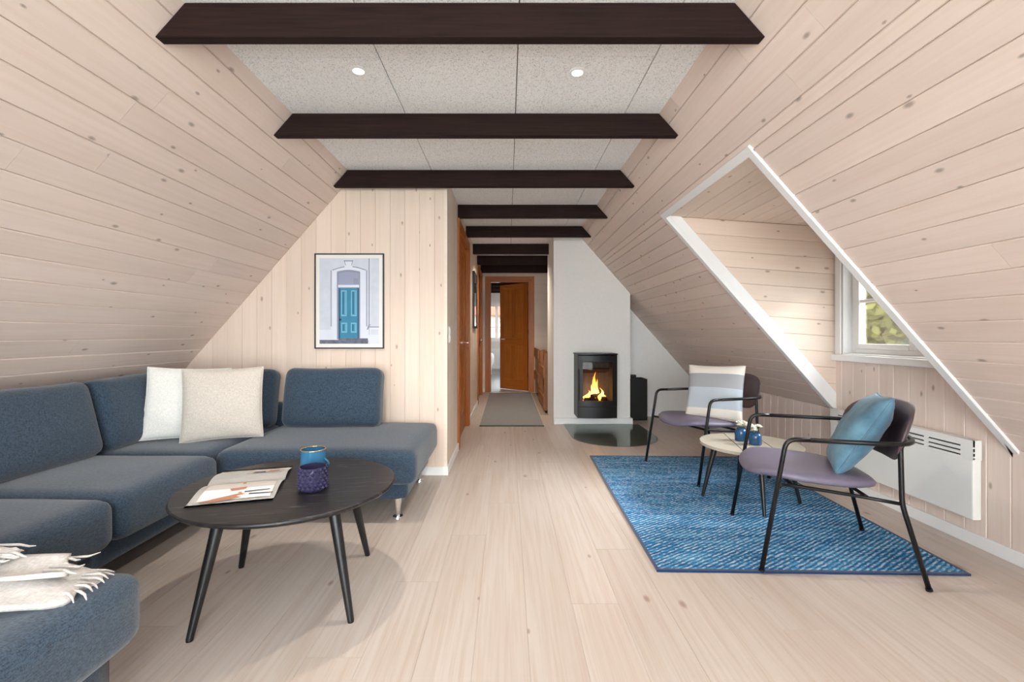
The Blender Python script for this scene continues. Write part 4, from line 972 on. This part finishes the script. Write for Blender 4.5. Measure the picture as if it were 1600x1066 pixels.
# ------------------------------------------------------------------ side table with vases
sd = thing('side_table', 'small round greige side table with black legs between the lounge chairs', 'table', (1.6, 3.005, RZ)); RT = .307; TH = .372
ang = math.atan2(-.532, -.124)
def seg(d0, d1):
    """slice of a disc between offsets d0,d1 (local y), local x along the joints"""
    bm = NB(); pts = []
    n = 18
    def arcpts(d_from, d_to, sgn):
        a0, a1 = math.asin(max(-1, min(1, d_from/RT))), math.asin(max(-1, min(1, d_to/RT)))
        return [(sgn*RT*math.cos(a0+(a1-a0)*k/n), RT*math.sin(a0+(a1-a0)*k/n), 0) for k in range(n+1)]
    pts = arcpts(d0, d1, 1)+arcpts(d1, d0, -1)
    out = []
    for q in pts:
        if not out or (Vector(q)-Vector(out[-1])).length > 1e-4: out.append(q)
    if (Vector(out[0])-Vector(out[-1])).length < 1e-4: out.pop()
    prism(bm, out, (0, 0, .018)); return bm
for d0, d1 in ((-RT, -.103), (-.097, .097), (.103, RT)):
    o = obj('tabletop_section', seg(d0, d1), 'greige', sd); o.location = (0, 0, TH-.018); o.rotation_euler = (0, 0, ang)
bm = NB(); lathe(bm, [(0, TH-.022), (RT*.93, TH-.022), (RT*.985, TH-.0185), (RT*.985, TH-.018), (0, TH-.018)], 40); obj('under_tray', bm, 'black', sd)
o = None
for d in (-.10, .10):
    bm = NB(); hw = math.sqrt(RT*RT-d*d)-.004; box(bm, -hw, hw, d-.003, d+.003, TH-.018, TH-.002); o = obj('joint_strip', bm, 'black', sd); o.rotation_euler = (0, 0, ang)
for fx, fy_ in ((1.287, 3.07), (1.639, 3.29), (1.508, 2.722), (1.86, 2.939)):
    dx, dy = fx-1.573, fy_-3.005; bm = NB(); sweep(bm, [(dx, dy, .0005), (dx*.86, dy*.86, TH*.5), (dx*.72, dy*.72, TH-.02)], [.010, .015, .019], 14); obj('leg', bm, 'blackwood', sd, 40)
def vase(loc, sc, label, seed):
    v = thing('bud_vase', label, 'vase', loc, 0, 'blue bud vases on the side table'); h = .082*sc
    bm = NB(); lathe(bm, [(0, .0005), (.034, .0005), (.038, .006), (.038, h*.72), (.033, h*.84), (.024, h*.92), (.026, h), (.022, h), (.02, h*.92), (.03, h*.8), (.034, h*.7), (.034, .01), (0, .008)], 24); obj('vase_body', bm, 'vaseglass', v, 50)
    rd = random.Random(seed)
    for k in range(7):
        a = rd.random()*6.28; R2 = rd.uniform(.004, .032); top = Vector((R2*math.cos(a), R2*math.sin(a), h+rd.uniform(.012, .036)))
        bm = NB(); sweep(bm, [(0.006*math.cos(a), .006*math.sin(a), .015), (0.010*math.cos(a), .010*math.sin(a), h), top], .0014, 5); obj('stem', bm, 'stem', v)
        bm = NB()
        for j in range(3):
            for q in range(7):
                b = 2*math.pi*q/7+j*.4; el = .2+j*.5; d = Vector((math.cos(b)*math.cos(el), math.sin(b)*math.cos(el), math.sin(el))); s_ = Vector((-math.sin(b), math.cos(b), 0)); L_ = .023-.003*j
                a_ = bm.verts.new(top); b1 = bm.verts.new(top+d*L_*.6+s_*.008); b2 = bm.verts.new(top+d*L_); b3 = bm.verts.new(top+d*L_*.6-s_*.008); bm.faces.new([a_, b1, b2, b3])
        obj('flower', bm, 'petal', v)
vase((1.575, 3.075, RZ+TH), 1.08, 'blue glass bud vase with white flowers, the one nearer the stove', 2)
vase((1.612, 2.965, RZ+TH), 1.0, 'blue glass bud vase with white flowers, the one nearer the velvet pillow', 5)

# ------------------------------------------------------------------ outside
bm = NB(); box(bm, -60, 60, -40, 90, -3.1, -2.9); struct('ground', bm, 'grass', 'lawn outside seen from the upper floor', 'ground')
def tree(loc, h, r, nleaf, mats, label, seed):
    t_ = thing('garden_tree', label, 'tree', loc, group='trees outside the dormer window'); rd = random.Random(seed)
    bm = NB(); sweep(bm, [(0, 0, 0), (.1, .05, h*.35), (0, .1, h*.75)], [.16, .12, .05], 10)
    for k in range(6):
        a = k*1.05; sweep(bm, [(0.05, .05, h*(.4+.05*k)), (r*.5*math.cos(a), r*.5*math.sin(a), h*(.55+.05*k)), (r*.8*math.cos(a), r*.8*math.sin(a), h*(.62+.05*k))], [.05, .035, .012], 6)
    obj('trunk', bm, 'bark', t_, 'all')
    blobs = [(Vector((rd.uniform(-.6, .6)*r, rd.uniform(-.6, .6)*r, h*.72+rd.uniform(-.45, .4)*r)), rd.uniform(.3, .55)*r) for _ in range(14)]
    V = []; Fc = []; mi_ = []
    for k in range(nleaf):
        c, R = blobs[k % 14]; d = Vector((rd.gauss(0, 1), rd.gauss(0, 1), rd.gauss(0, 1))).normalized(); p = c+d*R*rd.uniform(.6, 1.05)
        a = Vector((rd.gauss(0, 1), rd.gauss(0, 1), rd.gauss(0, 1))).normalized(); b = a.cross(d+Vector((.01, .02, .3))).normalized(); s = rd.uniform(.07, .13)
        i = len(V); V += [p-a*s, p+b*s*.55, p+a*s, p-b*s*.55]; Fc.append((i, i+1, i+2, i+3)); mi_.append((k % 14) // 11)
    me = bpy.data.meshes.new('foliage'); me.from_pydata([tuple(v) for v in V], [], Fc)
    for m in mats: me.materials.append(M[m])
    for pp, m in zip(me.polygons, mi_): pp.material_index = m
    o = obj('foliage', me, None, t_); o['kind'] = 'stuff'
tree((8.1, 9.7, -2.9), 5.3, 2.6, 17000, ['leaf', 'leaf2'], 'sunlit yellow-green tree standing outside the dormer window', 1)
tree((14.2, 15.2, -2.9), 4.9, 2.0, 7000, ['leaf', 'leaf2'], 'second yellow-green tree further off behind the dormer window', 2)
hs_ = thing('neighbour_house', 'pale brick house seen through the far window', 'building', (-1.5, 26, -2.9))
bm = NB(); box(bm, -6, 6, 0, 7, 0, 5.2); obj('wall', bm, 'palebrick', hs_)
bm = NB(); prism(bm, [(-6.3, -.4, 5.1), (-6.3, 7.4, 5.1), (-6.3, 3.5, 8.2)], (12.6, 0, 0)); obj('roof', bm, 'roof', hs_)
for x in (-4, -1.2, 1.6, 4.2):
    for z in (.9, 3.3):
        bm = NB(); box(bm, x-.5, x+.5, -.04, -.001, z, z+1.2); w_ = obj('window', bm, 'white', hs_); bm = NB(); box(bm, x-.42, x+.42, -.05, -.041, z+.08, z+1.12); obj('pane', bm, 'pane', w_)
